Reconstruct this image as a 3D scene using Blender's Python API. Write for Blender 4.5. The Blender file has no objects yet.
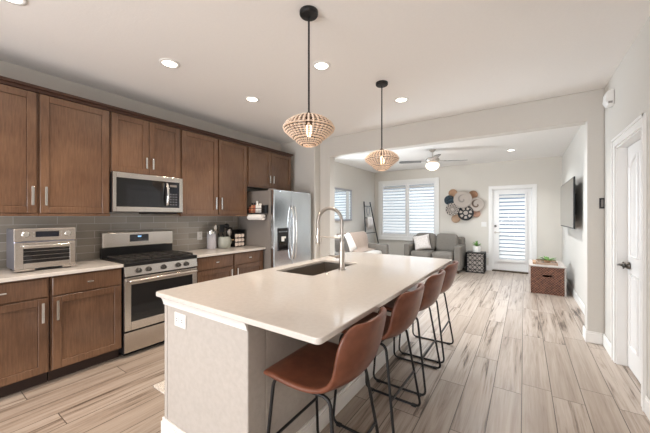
import bpy, bmesh, math, random
from mathutils import Vector, Matrix
random.seed(7)
PI = math.pi
SC = bpy.context.scene
COL = SC.collection
# ---------------------------------------------------------------- camera
cam_d = bpy.data.cameras.new('camera'); cam = bpy.data.objects.new('camera', cam_d); COL.objects.link(cam)
cam_d.sensor_width = 36; cam_d.lens = 36 * 293 / 650; cam_d.clip_start = .05
cam.location = (0, 0, 1.37); cam.rotation_euler = (PI / 2, 0, math.atan(199 / 293))
SC.camera = cam
# ---------------------------------------------------------------- world, exposure
w = bpy.data.worlds.new('world'); SC.world = w; w.use_nodes = True
bg = w.node_tree.nodes['Background']; bg.inputs[0].default_value = (.50, .70, 1, 1); bg.inputs[1].default_value = .34
vs = SC.view_settings
vs.view_transform = 'Standard'; vs.look = 'None'; vs.gamma = 1; vs.use_curve_mapping = False; vs.exposure = 0.22
SC.cycles.max_bounces = 10; SC.cycles.diffuse_bounces = 6; SC.cycles.sample_clamp_indirect = 6
# ---------------------------------------------------------------- daylight at the glazed openings, plus added side fill
def area(name, loc, rot, sx, sy, power, col):
    d = bpy.data.lights.new(name, 'AREA'); d.shape = 'RECTANGLE'; d.size = sx; d.size_y = sy; d.energy = power; d.color = col
    o = bpy.data.objects.new(name, d); COL.objects.link(o); o.location = loc; o.rotation_euler = rot
    return o
DAY = (.80, .91, 1)
area('patio_daylight', (-1.7, -3.2, .95), (PI / 2 + .38, 0, 0), 2.9, 1.7, 155, (.98, .98, 1))
area('window_daylight', (-2.84, 10.3, 3.8), (math.radians(-50), 0, 0), 2.4, 2.0, 330, DAY)
area('door_daylight', (-.25, 10.3, 3.8), (math.radians(-50), 0, 0), 1.6, 2.0, 130, DAY)
area('living_side_fill', (-4.1, 5.05, 1.5), (0, -PI / 2, 0), 1.3, .8, 130, DAY)  # added unseen source that brightens the living room from the left
def spot(x, y, z, p, col=(1, .83, .66)):  # serves the ceiling cans and the added living room fill spots
    d = bpy.data.lights.new('downlight_and_fill', 'SPOT'); d.energy = p; d.spot_size = 2.5; d.spot_blend = .9; d.shadow_soft_size = .06; d.color = col
    o = bpy.data.objects.new('downlight_and_fill', d); COL.objects.link(o); o.location = (x, y, z)
def point(name, loc, p, r, col):
    d = bpy.data.lights.new(name, 'POINT'); d.energy = p; d.shadow_soft_size = r; d.color = col
    o = bpy.data.objects.new(name, d); COL.objects.link(o); o.location = loc
CANS = [(-2.62, 1.386), (-2.62, 2.348), (-1.52, 2.18), (-1.19, 3.34), (-2.64, .40)]
CANS_UNSEEN = [(-2.62, -.7), (-1.2, -.9), (.1, -1.6)]
for x, y in CANS + CANS_UNSEEN: spot(x, y, 2.725, 55)
LIV_CANS = [(-.22, 7.15)]
LIV_FILL_UNSEEN = [(-.3, 4.95), (-1.6, 4.95), (-2.9, 5.3)]  # unseen fill spots added to brighten the living room, no fittings behind them
for x, y in LIV_CANS + LIV_FILL_UNSEEN: spot(x, y, 2.725, 165, (.93, .97, 1))
# ---------------------------------------------------------------- materials
def mat(name, col=(.8, .8, .8), rough=.5, metal=0, emit=None, es=0, trans=0, coat=0, alpha=1, ior=None):
    m = bpy.data.materials.new(name); m.use_nodes = True
    b = m.node_tree.nodes['Principled BSDF']
    b.inputs['Base Color'].default_value = (*col, 1); b.inputs['Roughness'].default_value = rough; b.inputs['Metallic'].default_value = metal
    if emit: b.inputs['Emission Color'].default_value = (*emit, 1); b.inputs['Emission Strength'].default_value = es
    if trans: b.inputs['Transmission Weight'].default_value = trans
    if coat: b.inputs['Coat Weight'].default_value = coat
    if alpha < 1: b.inputs['Alpha'].default_value = alpha
    if ior: b.inputs['IOR'].default_value = ior
    return m
class NT:
    def __init__(s, m): s.t = m.node_tree; s.b = s.t.nodes['Principled BSDF']
    def n(s, typ, ins=None, **kw):
        q = s.t.nodes.new(typ)
        for k, v in kw.items(): setattr(q, k, v)
        for k, v in (ins or {}).items():
            if hasattr(v, 'is_linked') : s.t.links.new(v, q.inputs[k])
            else: q.inputs[k].default_value = v
        return q
    def l(s, a, b): s.t.links.new(a, b)
    def math(s, op, a, b=0.0, c=None):
        q = s.n('ShaderNodeMath', {0: a, 1: b}, operation=op)
        if c is not None:
            if hasattr(c, 'is_linked'): s.l(c, q.inputs[2])
            else: q.inputs[2].default_value = c
        return q.outputs[0]
    def ramp(s, f, stops):
        q = s.n('ShaderNodeValToRGB', {0: f}); e = q.color_ramp.elements
        e[0].position, e[0].color = stops[0][0], (*stops[0][1], 1)
        e[1].position, e[1].color = stops[-1][0], (*stops[-1][1], 1)
        for p, c in stops[1:-1]: x = e.new(p); x.color = (*c, 1)
        return q.outputs[0]
    def bump(s, h, strength, dist=.01):
        q = s.n('ShaderNodeBump', {'Height': h, 'Strength': strength, 'Distance': dist}); s.l(q.outputs[0], s.b.inputs['Normal'])
def noisy(name, c1, c2, scale, rough=.5, metal=0, stretch=(1, 1, 1), bump=0, bdist=.003, detail=3, lo=.35, hi=.65, coat=0):
    m = mat(name, c1, rough, metal, coat=coat); t = NT(m)
    tc = t.n('ShaderNodeTexCoord'); mp = t.n('ShaderNodeMapping', {'Vector': tc.outputs['Object'], 'Scale': stretch})
    no = t.n('ShaderNodeTexNoise', {'Vector': mp.outputs[0], 'Scale': scale, 'Detail': detail})
    t.l(t.ramp(no.outputs[0], [(lo, c1), (hi, c2)]), t.b.inputs['Base Color'])
    if bump: t.bump(no.outputs[0], bump, bdist)
    return m
def plaster(name, col, bump=.25):
    return noisy(name, tuple(c * .985 for c in col), col, 55, .85, bump=bump, bdist=.003, detail=4)
M = {}
M['wall'] = plaster('warm_white_wall_paint', (.61, .585, .545))
M['wall_b'] = plaster('greige_wall_paint', (.64, .605, .55))
M['ceiling'] = plaster('ceiling_paint', (.82, .80, .78))
M['white'] = mat('white_painted_wood', (.80, .79, .78), .35)
M['trim'] = mat('white_trim_paint', (.80, .79, .77), .4)
M['plastic'] = mat('white_plastic', (.78, .77, .75), .4)
def wood(name, c1, c2, st=(14, 14, 1.2), rough=.27):
    m = mat(name, c1, rough, coat=.25); t = NT(m)
    tc = t.n('ShaderNodeTexCoord'); mp = t.n('ShaderNodeMapping', {'Vector': tc.outputs['Object'], 'Scale': st})
    no = t.n('ShaderNodeTexNoise', {'Vector': mp.outputs[0], 'Scale': 6, 'Detail': 6, 'Roughness': .65, 'Distortion': .3})
    n2 = t.n('ShaderNodeTexNoise', {'Vector': tc.outputs['Object'], 'Scale': 2.2, 'Detail': 2})
    f = t.math('ADD', t.math('MULTIPLY', no.outputs[0], .42), t.math('MULTIPLY', n2.outputs[0], .58))
    t.l(t.ramp(f, [(.36, c1), (.64, c2)]), t.b.inputs['Base Color'])
    t.bump(no.outputs[0], .06, .002)
    return m
M['cab'] = wood('stained_maple', (.092, .045, .024), (.190, .103, .058))
M['cab_dark'] = mat('dark_stained_edge', (.055, .022, .012), .45)
M['gap'] = mat('dark_toe_kick', (.03, .015, .01), .7)
M['quartz'] = noisy('white_quartz', (.62, .585, .55), (.65, .615, .58), 40, .09, detail=8, lo=.4, hi=.6)
def steel(name, col, rough, st):
    return mat(name, col, rough, 1)
M['steel'] = steel('brushed_stainless_steel', (.58, .545, .51), .27, (1, 1, 8))
M['steel_v'] = steel('fridge_stainless_steel', (.70, .745, .79), .17, (4, 4, 1))
M['chrome'] = mat('polished_chrome', (.75, .74, .72), .15, 1)
M['nickel'] = mat('brushed_nickel', (.55, .51, .47), .28, 1)
M['knob'] = mat('dark_chrome_knob', (.10, .095, .09), .25, .9)
M['basin'] = mat('sink_steel', (.42, .38, .34), .35, 1)
M['black'] = mat('black_powder_coat', (.012, .012, .013), .4, .3)
M['blackgloss'] = mat('black_glass', (.008, .008, .009), .06)
M['iron'] = mat('cast_iron', (.025, .022, .02), .6)
M['fridge_side'] = noisy('grey_painted_steel', (.19, .17, .155), (.205, .185, .17), 60, .5)
M['screen'] = mat('dark_display', (.01, .012, .02), .1)
M['digits'] = mat('lit_display_digits', (.1, .3, .6), .3, emit=(.3, .6, 1), es=1.5)
M['leather'] = noisy('saddle_brown_leather', (.125, .038, .018), (.175, .060, .032), 18, .32, bump=.15, bdist=.002, detail=6)
M['rubber'] = mat('black_rubber', (.02, .02, .02), .8)
def glassy(name, col, alpha, rough=.05):
    return mat(name, col, rough, alpha=alpha)
M['glass'] = mat('window_glass', (.95, .98, 1), 0, alpha=.08)
M['jar'] = mat('clear_jar_glass', (.75, .74, .80), .08, alpha=.55)
M['sofa'] = noisy('grey_tweed_upholstery', (.14, .125, .108), (.215, .195, .17), 140, .95, bump=.3)
M['sofa_l'] = noisy('pale_grey_upholstery', (.42, .40, .37), (.50, .47, .44), 120, .95, bump=.3)
M['throw'] = noisy('beige_knit_throw', (.40, .31, .255), (.46, .36, .30), 90, .95, bump=.4, stretch=(1, 5, 1))
M['pillow_w'] = noisy('cream_woven_cotton', (.62, .56, .52), (.74, .69, .66), 35, .95, bump=.5)
M['pillow_d'] = noisy('dark_brown_grey_cotton', (.09, .08, .072), (.14, .125, .115), 60, .95)
M['green'] = noisy('leaf_green', (.06, .17, .025), (.16, .34, .06), 30, .5)
M['greenp'] = M['green']
M['pot'] = mat('white_ceramic_pot', (.78, .77, .74), .3)
M['tan'] = noisy('tan_woven_seagrass', (.36, .21, .125), (.48, .30, .19), 70, .9, bump=.6)
M['paper'] = mat('white_paper_towel', (.82, .80, .78), .9)
M['brass'] = mat('pale_wood_handle', (.45, .30, .16), .5)
M['crock'] = mat('grey_green_stoneware', (.36, .38, .34), .3)
M['bead'] = mat('blush_wooden_bead', (.86, .68, .54), .45)
M['bead'].node_tree.nodes['Principled BSDF'].inputs['Subsurface Weight'].default_value = .0
M['bulb'] = mat('lit_filament_bulb', (1, .8, .5), .3, emit=(1, .74, .45), es=8)
M['lens'] = mat('lit_downlight_lens', (1, .95, .85), .4, emit=(1, .90, .76), es=6)
M['globe'] = mat('lit_opal_glass', (1, .9, .8), .4, emit=(1, .86, .74), es=1.1)
M['blade'] = mat('dark_grey_fan_blade', (.10, .10, .10), .35)
M['mirror'] = mat('mirror_glass', (.86, .90, .92), .03, 1)
M['silver'] = mat('silver_frame', (.36, .36, .38), .35, .6)
M['tv'] = mat('dark_television_glass', (.035, .035, .035), .10, coat=.5)
M['mat_rug'] = noisy('speckled_woven_mat', (.35, .32, .28), (.85, .80, .74), 160, .95, bump=.4, detail=2, lo=.44, hi=.56)
M['marble'] = noisy('whitewashed_wood', (.38, .33, .30), (.52, .47, .44), 12, .5, stretch=(1, 6, 1))
M['concrete'] = noisy('patio_concrete', (.30, .30, .30), (.36, .36, .36), 6, .9)
M['bag'] = noisy('charcoal_canvas', (.035, .035, .04), (.06, .06, .065), 40, .9)
M['red'] = mat('paprika_jar', (.42, .12, .06), .4)
M['orange'] = mat('spice_bottle_amber', (.50, .22, .10), .4)

# floor planks
def floor_mat():
    m = mat('wood_look_plank_tile', (.5, .4, .3), .34); t = NT(m)
    g = t.n('ShaderNodeNewGeometry'); sp = t.n('ShaderNodeSeparateXYZ', {0: g.outputs['Position']})
    W, Lp = .191, 1.2
    u = t.math('DIVIDE', t.math('SUBTRACT', sp.outputs[0], .177), W)
    row = t.math('FLOOR', u); fu = t.math('FRACT', u)
    wn = t.n('ShaderNodeTexWhiteNoise', {'W': row}, noise_dimensions='1D')
    v = t.math('ADD', t.math('DIVIDE', sp.outputs[1], Lp), t.math('MULTIPLY', wn.outputs[0], 9.7))
    cl = t.math('FLOOR', v); fv = t.math('FRACT', v)
    cid = t.n('ShaderNodeCombineXYZ', {0: row, 1: cl}).outputs[0]
    w2 = t.n('ShaderNodeTexWhiteNoise', {'Vector': cid}, noise_dimensions='3D')
    off = t.n('ShaderNodeVectorMath', {0: w2.outputs['Color'], 1: (40, 40, 40)}, operation='MULTIPLY')
    p = t.n('ShaderNodeVectorMath', {0: g.outputs['Position'], 1: off.outputs[0]}, operation='ADD')
    m1 = t.n('ShaderNodeMapping', {'Vector': p.outputs[0], 'Scale': (9, .48, 1)})
    n1 = t.n('ShaderNodeTexNoise', {'Vector': m1.outputs[0], 'Scale': 1.5, 'Detail': 7, 'Roughness': .66, 'Distortion': .8})
    m2 = t.n('ShaderNodeMapping', {'Vector': p.outputs[0], 'Scale': (60, 1.6, 1)})
    n2 = t.n('ShaderNodeTexNoise', {'Vector': m2.outputs[0], 'Scale': 1.6, 'Detail': 4, 'Roughness': .6})
    f = t.math('ADD', t.math('MULTIPLY', n1.outputs[0], .72), t.math('MULTIPLY', n2.outputs[0], .28))
    f = t.math('ADD', f, t.math('MULTIPLY', t.math('SUBTRACT', w2.outputs[0], .5), .13))
    sp2 = t.n('ShaderNodeSeparateColor', {0: w2.outputs['Color']})
    k = t.math('MULTIPLY_ADD', t.math('POWER', sp2.outputs[0], 1.7), 1.4, .38)
    f = t.math('ADD', t.math('MULTIPLY', t.math('SUBTRACT', f, .54), k), .54)
    c = t.ramp(f, [(.345, (.040, .027, .019)), (.415, (.12, .086, .064)), (.465, (.29, .23, .184)), (.54, (.39, .325, .272)), (.68, (.46, .395, .34))])
    du = t.math('MULTIPLY', t.math('MINIMUM', fu, t.math('SUBTRACT', 1, fu)), W)
    dv = t.math('MULTIPLY', t.math('MINIMUM', fv, t.math('SUBTRACT', 1, fv)), Lp)
    gr = t.math('LESS_THAN', t.math('MINIMUM', du, dv), .0027)
    mx = t.n('ShaderNodeMix', {0: gr, 6: c, 7: (.085, .065, .05, 1)}, data_type='RGBA')
    t.l(mx.outputs[2], t.b.inputs['Base Color'])
    hs = t.math('SUBTRACT', t.math('MULTIPLY', n2.outputs[0], .15), gr)
    t.bump(hs, .25, .002)
    return m
M['floor'] = floor_mat()
# backsplash
def tile_mat():
    m = mat('grey_glass_subway_tile', (.3, .3, .28), .12, coat=.3); t = NT(m)
    g = t.n('ShaderNodeNewGeometry'); sp = t.n('ShaderNodeSeparateXYZ', {0: g.outputs['Position']})
    cb = t.n('ShaderNodeCombineXYZ', {0: sp.outputs[1], 1: t.math('SUBTRACT', sp.outputs[2], .914)})
    br = t.n('ShaderNodeTexBrick', {'Vector': cb.outputs[0], 'Scale': 1, 'Mortar Size': .0016, 'Brick Width': .30, 'Row Height': .0762,
        'Color1': (.25, .225, .19, 1), 'Color2': (.36, .325, .28, 1), 'Mortar': (.56, .54, .50, 1), 'Bias': 0})
    br.offset = .5
    t.l(br.outputs[0], t.b.inputs['Base Color'])
    t.bump(t.math('SUBTRACT', 1, br.outputs['Fac']), .3, .002)
    return m
M['tile'] = tile_mat()

# ---------------------------------------------------------------- geometry helpers
class MB:
    def __init__(s): s.bm = bmesh.new()
    def box(s, x0, x1, y0, y1, z0, z1):
        x0, x1 = sorted((x0, x1)); y0, y1 = sorted((y0, y1)); z0, z1 = sorted((z0, z1))
        v = [s.bm.verts.new(p) for p in ((x0, y0, z0), (x1, y0, z0), (x1, y1, z0), (x0, y1, z0), (x0, y0, z1), (x1, y0, z1), (x1, y1, z1), (x0, y1, z1))]
        for f in ((0, 3, 2, 1), (4, 5, 6, 7), (0, 1, 5, 4), (1, 2, 6, 5), (2, 3, 7, 6), (3, 0, 4, 7)): s.bm.faces.new([v[i] for i in f])
        return s
    def boxm(s, mtx, sx, sy, sz):
        v = [s.bm.verts.new(mtx @ Vector((a * sx / 2, b * sy / 2, c * sz / 2))) for a, b, c in ((-1, -1, -1), (1, -1, -1), (1, 1, -1), (-1, 1, -1), (-1, -1, 1), (1, -1, 1), (1, 1, 1), (-1, 1, 1))]
        for f in ((0, 3, 2, 1), (4, 5, 6, 7), (0, 1, 5, 4), (1, 2, 6, 5), (2, 3, 7, 6), (3, 0, 4, 7)): s.bm.faces.new([v[i] for i in f])
        return s
    def ring(s, pts): return [s.bm.verts.new(p) for p in pts]
    def skin(s, rings, cap=True, closed=True):
        for a, b in zip(rings, rings[1:]):
            n = len(a)
            for i in range(n if closed else n - 1):
                j = (i + 1) % n; s.bm.faces.new((a[i], a[j], b[j], b[i]))
        if cap:
            s.bm.faces.new(list(reversed(rings[0]))); s.bm.faces.new(rings[-1])
    def tube(s, pts, r, n=8, loop=False):
        pts = [Vector(p) for p in pts]; rings = []; N = len(pts); up = None
        for i, p in enumerate(pts):
            if loop: t = (pts[(i + 1) % N] - pts[i - 1])
            else: t = pts[min(i + 1, N - 1)] - pts[max(i - 1, 0)]
            t.normalize()
            if up is None: up = Vector((0, 0, 1)) if abs(t.z) < .9 else Vector((1, 0, 0))
            a = (up - t * up.dot(t)); 
            if a.length < 1e-4: a = t.orthogonal()
            a.normalize(); up = a; b = t.cross(a)
            rr = r[i] if isinstance(r, (list, tuple)) else r
            rings.append(s.ring([p + (a * math.cos(2 * PI * k / n) + b * math.sin(2 * PI * k / n)) * rr for k in range(n)]))
        if loop:
            # align last ring to first
            best = min(range(n), key=lambda q: sum((rings[-1][k].co - rings[0][(k + q) % n].co).length for k in range(n)))
            s.skin(rings, cap=False)
            a, b = rings[-1], rings[0][best:] + rings[0][:best]
            for i in range(n): s.bm.faces.new((a[i], a[(i + 1) % n], b[(i + 1) % n], b[i]))
        else: s.skin(rings)
        return s
    def lathe(s, prof, c=(0, 0, 0), n=24, axis='z', cap=True):
        rings = []
        for r, h in prof:
            q = []
            for k in range(n):
                a = 2 * PI * k / n; x, y = r * math.cos(a), r * math.sin(a)
                q.append({'z': (c[0] + x, c[1] + y, c[2] + h), 'x': (c[0] + h, c[1] + x, c[2] + y), 'y': (c[0] + y, c[1] + h, c[2] + x)}[axis])
            rings.append(s.ring(q))
        s.skin(rings, cap=cap); return s
    def sphere(s, c, r, seg=12, rg=8, sc=(1, 1, 1)):
        mt = Matrix.Translation(c) @ Matrix.Diagonal((r * sc[0], r * sc[1], r * sc[2], 1))
        bmesh.ops.create_uvsphere(s.bm, u_segments=seg, v_segments=rg, radius=1, matrix=mt); return s
    def prism(s, outline, a0, a1, axis='y'):
        f = {'x': lambda p, h: (h, p[0], p[1]), 'y': lambda p, h: (p[0], h, p[1]), 'z': lambda p, h: (p[0], p[1], h)}[axis]
        s.skin([s.ring([f(p, a0) for p in outline]), s.ring([f(p, a1) for p in outline])]); return s
    def sheet(s, grid, th):
        """grid[v][u] points -> thick shell"""
        nv, nu = len(grid), len(grid[0]); G = [[Vector(p) for p in r] for r in grid]; T = []; B = []
        for i in range(nv):
            ta = []; tb = []
            for j in range(nu):
                du = G[i][min(j + 1, nu - 1)] - G[i][max(j - 1, 0)]; dv = G[min(i + 1, nv - 1)][j] - G[max(i - 1, 0)][j]
                nn = du.cross(dv); nn.normalize()
                ta.append(s.bm.verts.new(G[i][j] + nn * th / 2)); tb.append(s.bm.verts.new(G[i][j] - nn * th / 2))
            T.append(ta); B.append(tb)
        for i in range(nv - 1):
            for j in range(nu - 1):
                s.bm.faces.new((T[i][j], T[i][j + 1], T[i + 1][j + 1], T[i + 1][j])); s.bm.faces.new((B[i][j], B[i + 1][j], B[i + 1][j + 1], B[i][j + 1]))
        for j in range(nu - 1):
            s.bm.faces.new((T[0][j + 1], T[0][j], B[0][j], B[0][j + 1])); s.bm.faces.new((T[-1][j], T[-1][j + 1], B[-1][j + 1], B[-1][j]))
        for i in range(nv - 1):
            s.bm.faces.new((T[i][0], T[i + 1][0], B[i + 1][0], B[i][0])); s.bm.faces.new((T[i + 1][-1], T[i][-1], B[i][-1], B[i + 1][-1]))
        return s
def world_loc(o):
    v = Vector((0, 0, 0))
    while o: v += o.location; o = o.parent
    return v
def obj(name, mb, m, parent=None, bevel=0, seg=2, smooth=False, sub=0, origin=None, label=None):
    """link a mesh whose vertices were given in world coordinates; it hangs from parent"""
    bm = mb.bm; bmesh.ops.recalc_face_normals(bm, faces=bm.faces[:])
    base = world_loc(parent) if parent else Vector((0, 0, 0))
    org = Vector(origin) if origin is not None else (base if parent else None)
    if org is None:
        co = [v.co for v in bm.verts]
        org = Vector((sum(c.x for c in co) / len(co), sum(c.y for c in co) / len(co), min(c.z for c in co)))
    for v in bm.verts: v.co -= org
    me = bpy.data.meshes.new(name); bm.to_mesh(me); bm.free()
    for q in (m if isinstance(m, (list, tuple)) else [m]): me.materials.append(q)
    o = bpy.data.objects.new(name, me); COL.objects.link(o); o.location = org - base
    if parent: o.parent = parent
    if smooth:
        for p in me.polygons: p.use_smooth = True
    if bevel:
        b = o.modifiers.new('bevel', 'BEVEL'); b.width = bevel; b.segments = seg; b.limit_method = 'ANGLE'; b.angle_limit = math.radians(40)
        b.harden_normals = False
    if sub: q = o.modifiers.new('sub', 'SUBSURF'); q.levels = q.render_levels = sub
    if label: o['label'] = label
    return o
def thing(name, label, cat, loc, group=None):
    o = bpy.data.objects.new(name, None); COL.objects.link(o); o.location = loc; o.empty_display_size = .1
    o['label'] = label; o['category'] = cat
    if group: o['group'] = group
    return o
def tag(o, label, cat, group=None):
    o['label'] = label; o['category'] = cat
    if group: o['group'] = group
    return o
def struct(name, mb, m, label=None, **kw):
    o = obj(name, mb, m, **kw); o['kind'] = 'structure'
    if label: o['label'] = label
    return o
def sempty(name, loc, label):
    o = bpy.data.objects.new(name, None); COL.objects.link(o); o.location = loc; o['kind'] = 'structure'; o['label'] = label; return o
def copy_tree(o, parent=None):
    c = o.copy(); COL.objects.link(c)
    if parent: c.parent = parent
    for ch in [q for q in ALL_CHILDREN(o)]: copy_tree(ch, c)
    return c
def ALL_CHILDREN(o): return [q for q in bpy.data.objects if q.parent == o]
def arc(c, r, a0, a1, n, f): return [f(c[0] + r * math.cos(a0 + (a1 - a0) * i / n), c[1] + r * math.sin(a0 + (a1 - a0) * i / n)) for i in range(n + 1)]
def round_path(pts, r, n=5, loop=False):
    """polyline with rounded corners"""
    P = [Vector(p) for p in pts]; out = []; N = len(P)
    for i in range(N):
        if not loop and i in (0, N - 1): out.append(P[i]); continue
        a, b, c = P[i - 1], P[i], P[(i + 1) % N]
        d0 = (a - b); d1 = (c - b); q = min(r, d0.length * .45, d1.length * .45)
        s, e = b + d0.normalized() * q, b + d1.normalized() * q
        for k in range(n + 1):
            t = k / n; out.append(s * (1 - t) ** 2 + b * 2 * t * (1 - t) + e * t * t)
    return out

# ================================================================ SETTING
XL, XR, YB, YF, H = -3.79, .71, 8.5, -3.0, 2.74
LX = -3.88
HY0, HY1 = 4.26, 4.42        # header wall
struct('floor', MB().box(-4.3, XR + 1.3, YF - .2, YB + .2, -.1, 0), M['floor'], 'wood-look plank floor running towards the back door')
struct('ceiling', MB().box(-4.3, XR + 1.3, YF - .2, YB + .2, H, H + .1), M['ceiling'], 'off-white ceiling with round recessed lights')
mb = MB(); mb.box(XL - .24, XL, YF, HY1, 0, H); mb.box(LX - .15, LX, HY1, 4.62, 0, H); mb.box(LX - .15, LX, 5.45, YB + .15, 0, H); mb.box(LX - .15, LX, 4.62, 5.45, 0, .9); mb.box(LX - .15, LX, 4.62, 5.45, 2.3, H)
struct('wall_left', mb, M['wall'], 'long pale wall behind the kitchen cabinets and the sofa')
mb = MB(); mb.box(XL, -3.0, 4.10, HY1, 0, H); mb.prism([(-3.0, 0), (-2.79, 0), (-2.79, 2.412), (.57, 2.412), (.57, 0), (XR, 0), (XR, H), (-3.0, H)], HY0, HY1, 'y')
struct('wall_header', mb, M['wall'], 'beam wall with wide opening between kitchen and living room', bevel=.008)
# right wall with door opening Y 3.07..3.80
D0, D1, DH = 3.035, 3.79, 2.02
mb = MB(); mb.box(XR, XR + .14, YF, D0, 0, H); mb.box(XR, XR + .14, D1, YB + .15, 0, H); mb.box(XR, XR + .14, D0, D1, DH, H)
mb.box(XR + .9, XR + 1.0, D0 - .3, D1 + .3, 0, H)
struct('wall_right', mb, M['wall'], 'pale right wall with the television and the white door')
# back wall: window -3.64..-2.03 z .78..2.40 ; door -.70..0.19
WX0, WX1, WZ0, WZ1 = -3.66, -2.03, .775, 2.37
BX0, BX1, BH = -.67, .175, 2.06
mb = MB(); y0, y1 = YB, YB + .15
mb.box(LX, WX0, y0, y1, 0, H); mb.box(WX0, WX1, y0, y1, 0, WZ0); mb.box(WX0, WX1, y0, y1, WZ1, H); mb.box(WX1, BX0, y0, y1, 0, H)
mb.box(BX0, BX1, y0, y1, BH, H); mb.box(BX1, XR, y0, y1, 0, H)
struct('wall_back', mb, M['wall_b'], 'greige wall with the shuttered window and patio door')
# wall behind camera with patio opening
mb = MB(); mb.box(XL - .15, -3.2, YF - .15, YF, 0, H); mb.box(-.2, XR + .14, YF - .15, YF, 0, H); mb.box(-3.2, -.2, YF - .15, YF, 2.32, H)
struct('wall_front', mb, M['wall'], 'wall behind the viewpoint with a wide patio opening')
struct('wall_backsplash', MB().box(XL, XL + .012, .0, 3.09, .915, 1.40), M['tile'], 'grey glass subway tile backsplash')
# outside slab
tag(obj('patio', MB().box(-7, 4, YB + .15, YB + 6, -.15, -.02), M['concrete']), 'pale concrete patio outside the back door', 'patio')
bpy.data.objects['patio']['kind'] = 'structure'
# baseboards
BB = .125
def bboard(name, segs, lab):
    mb = MB()
    for x0, x1, y0_, y1_ in segs:
        mb.box(x0, x1, y0_, y1_, 0, BB - .02)
        sx = .004 if abs(x1 - x0) < .03 else 0; sy = .004 if abs(y1_ - y0_) < .03 else 0
        mb.box(x0 + sx, x1 - sx, y0_ + sy, y1_ - sy, BB - .02, BB)
    struct(name, mb, M['trim'], lab, bevel=.003)
T_ = .015
bboard('baseboard_right', [(XR - T_, XR, HY1 + .0, YB), (XR - T_, XR, D1 + .085, HY0), (XR - T_, XR, YF, D0 - .085)], 'white baseboard on the right wall')
bboard('baseboard_back', [(LX + T_, BX0 - .075, YB - T_, YB), (BX1 + .075, XR, YB - T_, YB)], 'white baseboard on the back wall')
bboard('baseboard_left', [(LX, LX + T_, HY1, YB)], 'white baseboard on the living room left wall')
bboard('baseboard_pier', [(.57 - T_, XR - T_, HY0 - T_, HY0), (.57 - T_, .57, HY0, HY1 + T_), (.57, XR - T_, HY1, HY1 + T_)], 'white baseboard around the right pier')
bboard('baseboard_opening', [(-3.0, -2.79 + T_, HY0 - T_, HY0), (-2.79, -2.79 + T_, HY0, HY1)], 'white baseboard at the left of the opening')

# ---------------- right door (door_1)
d = sempty('door_1', (XR, D0, 0), 'white panelled interior door on the right wall')
XD = XR + .072
mb = MB()
for (a, b, z0, z1) in ((D1, D1 + .08, 0, DH + .08), (D0 - .08, D0, 0, DH + .08), (D0, D1, DH, DH + .08)):
    mb.box(XR - .012, XR, a, b, z0, z1)
for (a, b, z0, z1) in ((D1 + .055, D1 + .08, 0, DH + .08), (D0 - .08, D0 - .055, 0, DH + .08), (D0 - .08, D1 + .08, DH + .055, DH + .08)):
    mb.box(XR - .02, XR - .012, a, b, z0, z1)
obj('door_casing', mb, M['trim'], d, bevel=.003)
mb = MB(); mb.box(XR, XR + .14, D1 - .018, D1, 0, DH); mb.box(XR, XR + .14, D0, D0 + .018, 0, DH); mb.box(XR, XR + .14, D0, D1, DH - .018, DH)
obj('door_jamb', mb, M['trim'], d)
a, b = D0 + .022, D1 - .022
leaf = obj('door_leaf', MB().box(XD, XD + .035, a, b, .012, DH - .022), M['white'], d, bevel=.002)
# moulded panels: arched top pair and lower pair
for k in (0, 1):
    p0 = a + .10 + k * (b - a - .10) / 2; p1 = p0 + (b - a - .30) / 2
    for (z0, z1, arch) in ((.22, .86, 0), (1.02, 1.80, 1)):
        zt = [z1 + (.06 if arch and k == 0 else 0), z1 + (.06 if arch and k == 1 else 0)]
        out = [(p0, z0), (p1, z0)]
        if arch:
            n = 6
            top = []
            for i in range(n + 1):
                t = i / n; yy = p1 + (p0 - p1) * t; c = (yy - (a + b) / 2) / ((b - a) / 2 - .1)
                top.append((yy, z1 + .10 * (1 - c * c)))
            out += top
        else: out += [(p1, z1), (p0, z1)]
        path = [(XD - .002, y, z) for y, z in out]
        mb = MB(); mb.tube(path, .011, 6, loop=True)
        cy = (p0 + p1) / 2; cz = (z0 + z1) / 2
        inn = [(cy + (y - cy) * .70, cz + (z - cz) * .92) for y, z in out]
        mb.prism(inn, XD - .006, XD + .01, 'x')
        obj('door_panel', mb, M['white'], leaf)
mb = MB(); yk = b - .075
mb.lathe([(.033, 0), (.033, .006), (.012, .010), (.011, .045)], (XD - .045, yk, .93), 16, 'x'); 
mb.lathe([(.011, 0), (.033, .035), (.033, .045)], (XD - .046, yk, .93), 16, 'x')
mb.tube([(XD - .045, yk - .008, .93), (XD - .06, yk + .03, .932), (XD - .066, yk + .062, .925)], [.012, .010, .008], 8)
obj('door_handle', mb, mat('dark_aged_nickel', (.12, .11, .10), .3, .9), leaf, smooth=True, label='dark nickel lever handle')
mb = MB()
for z in (.2, 1.0, 1.85): mb.tube([(XD - .006, a - .002, z), (XD - .006, a - .002, z + .09)], .007, 8)
obj('door_hinge', mb, M['nickel'], leaf)

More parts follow.
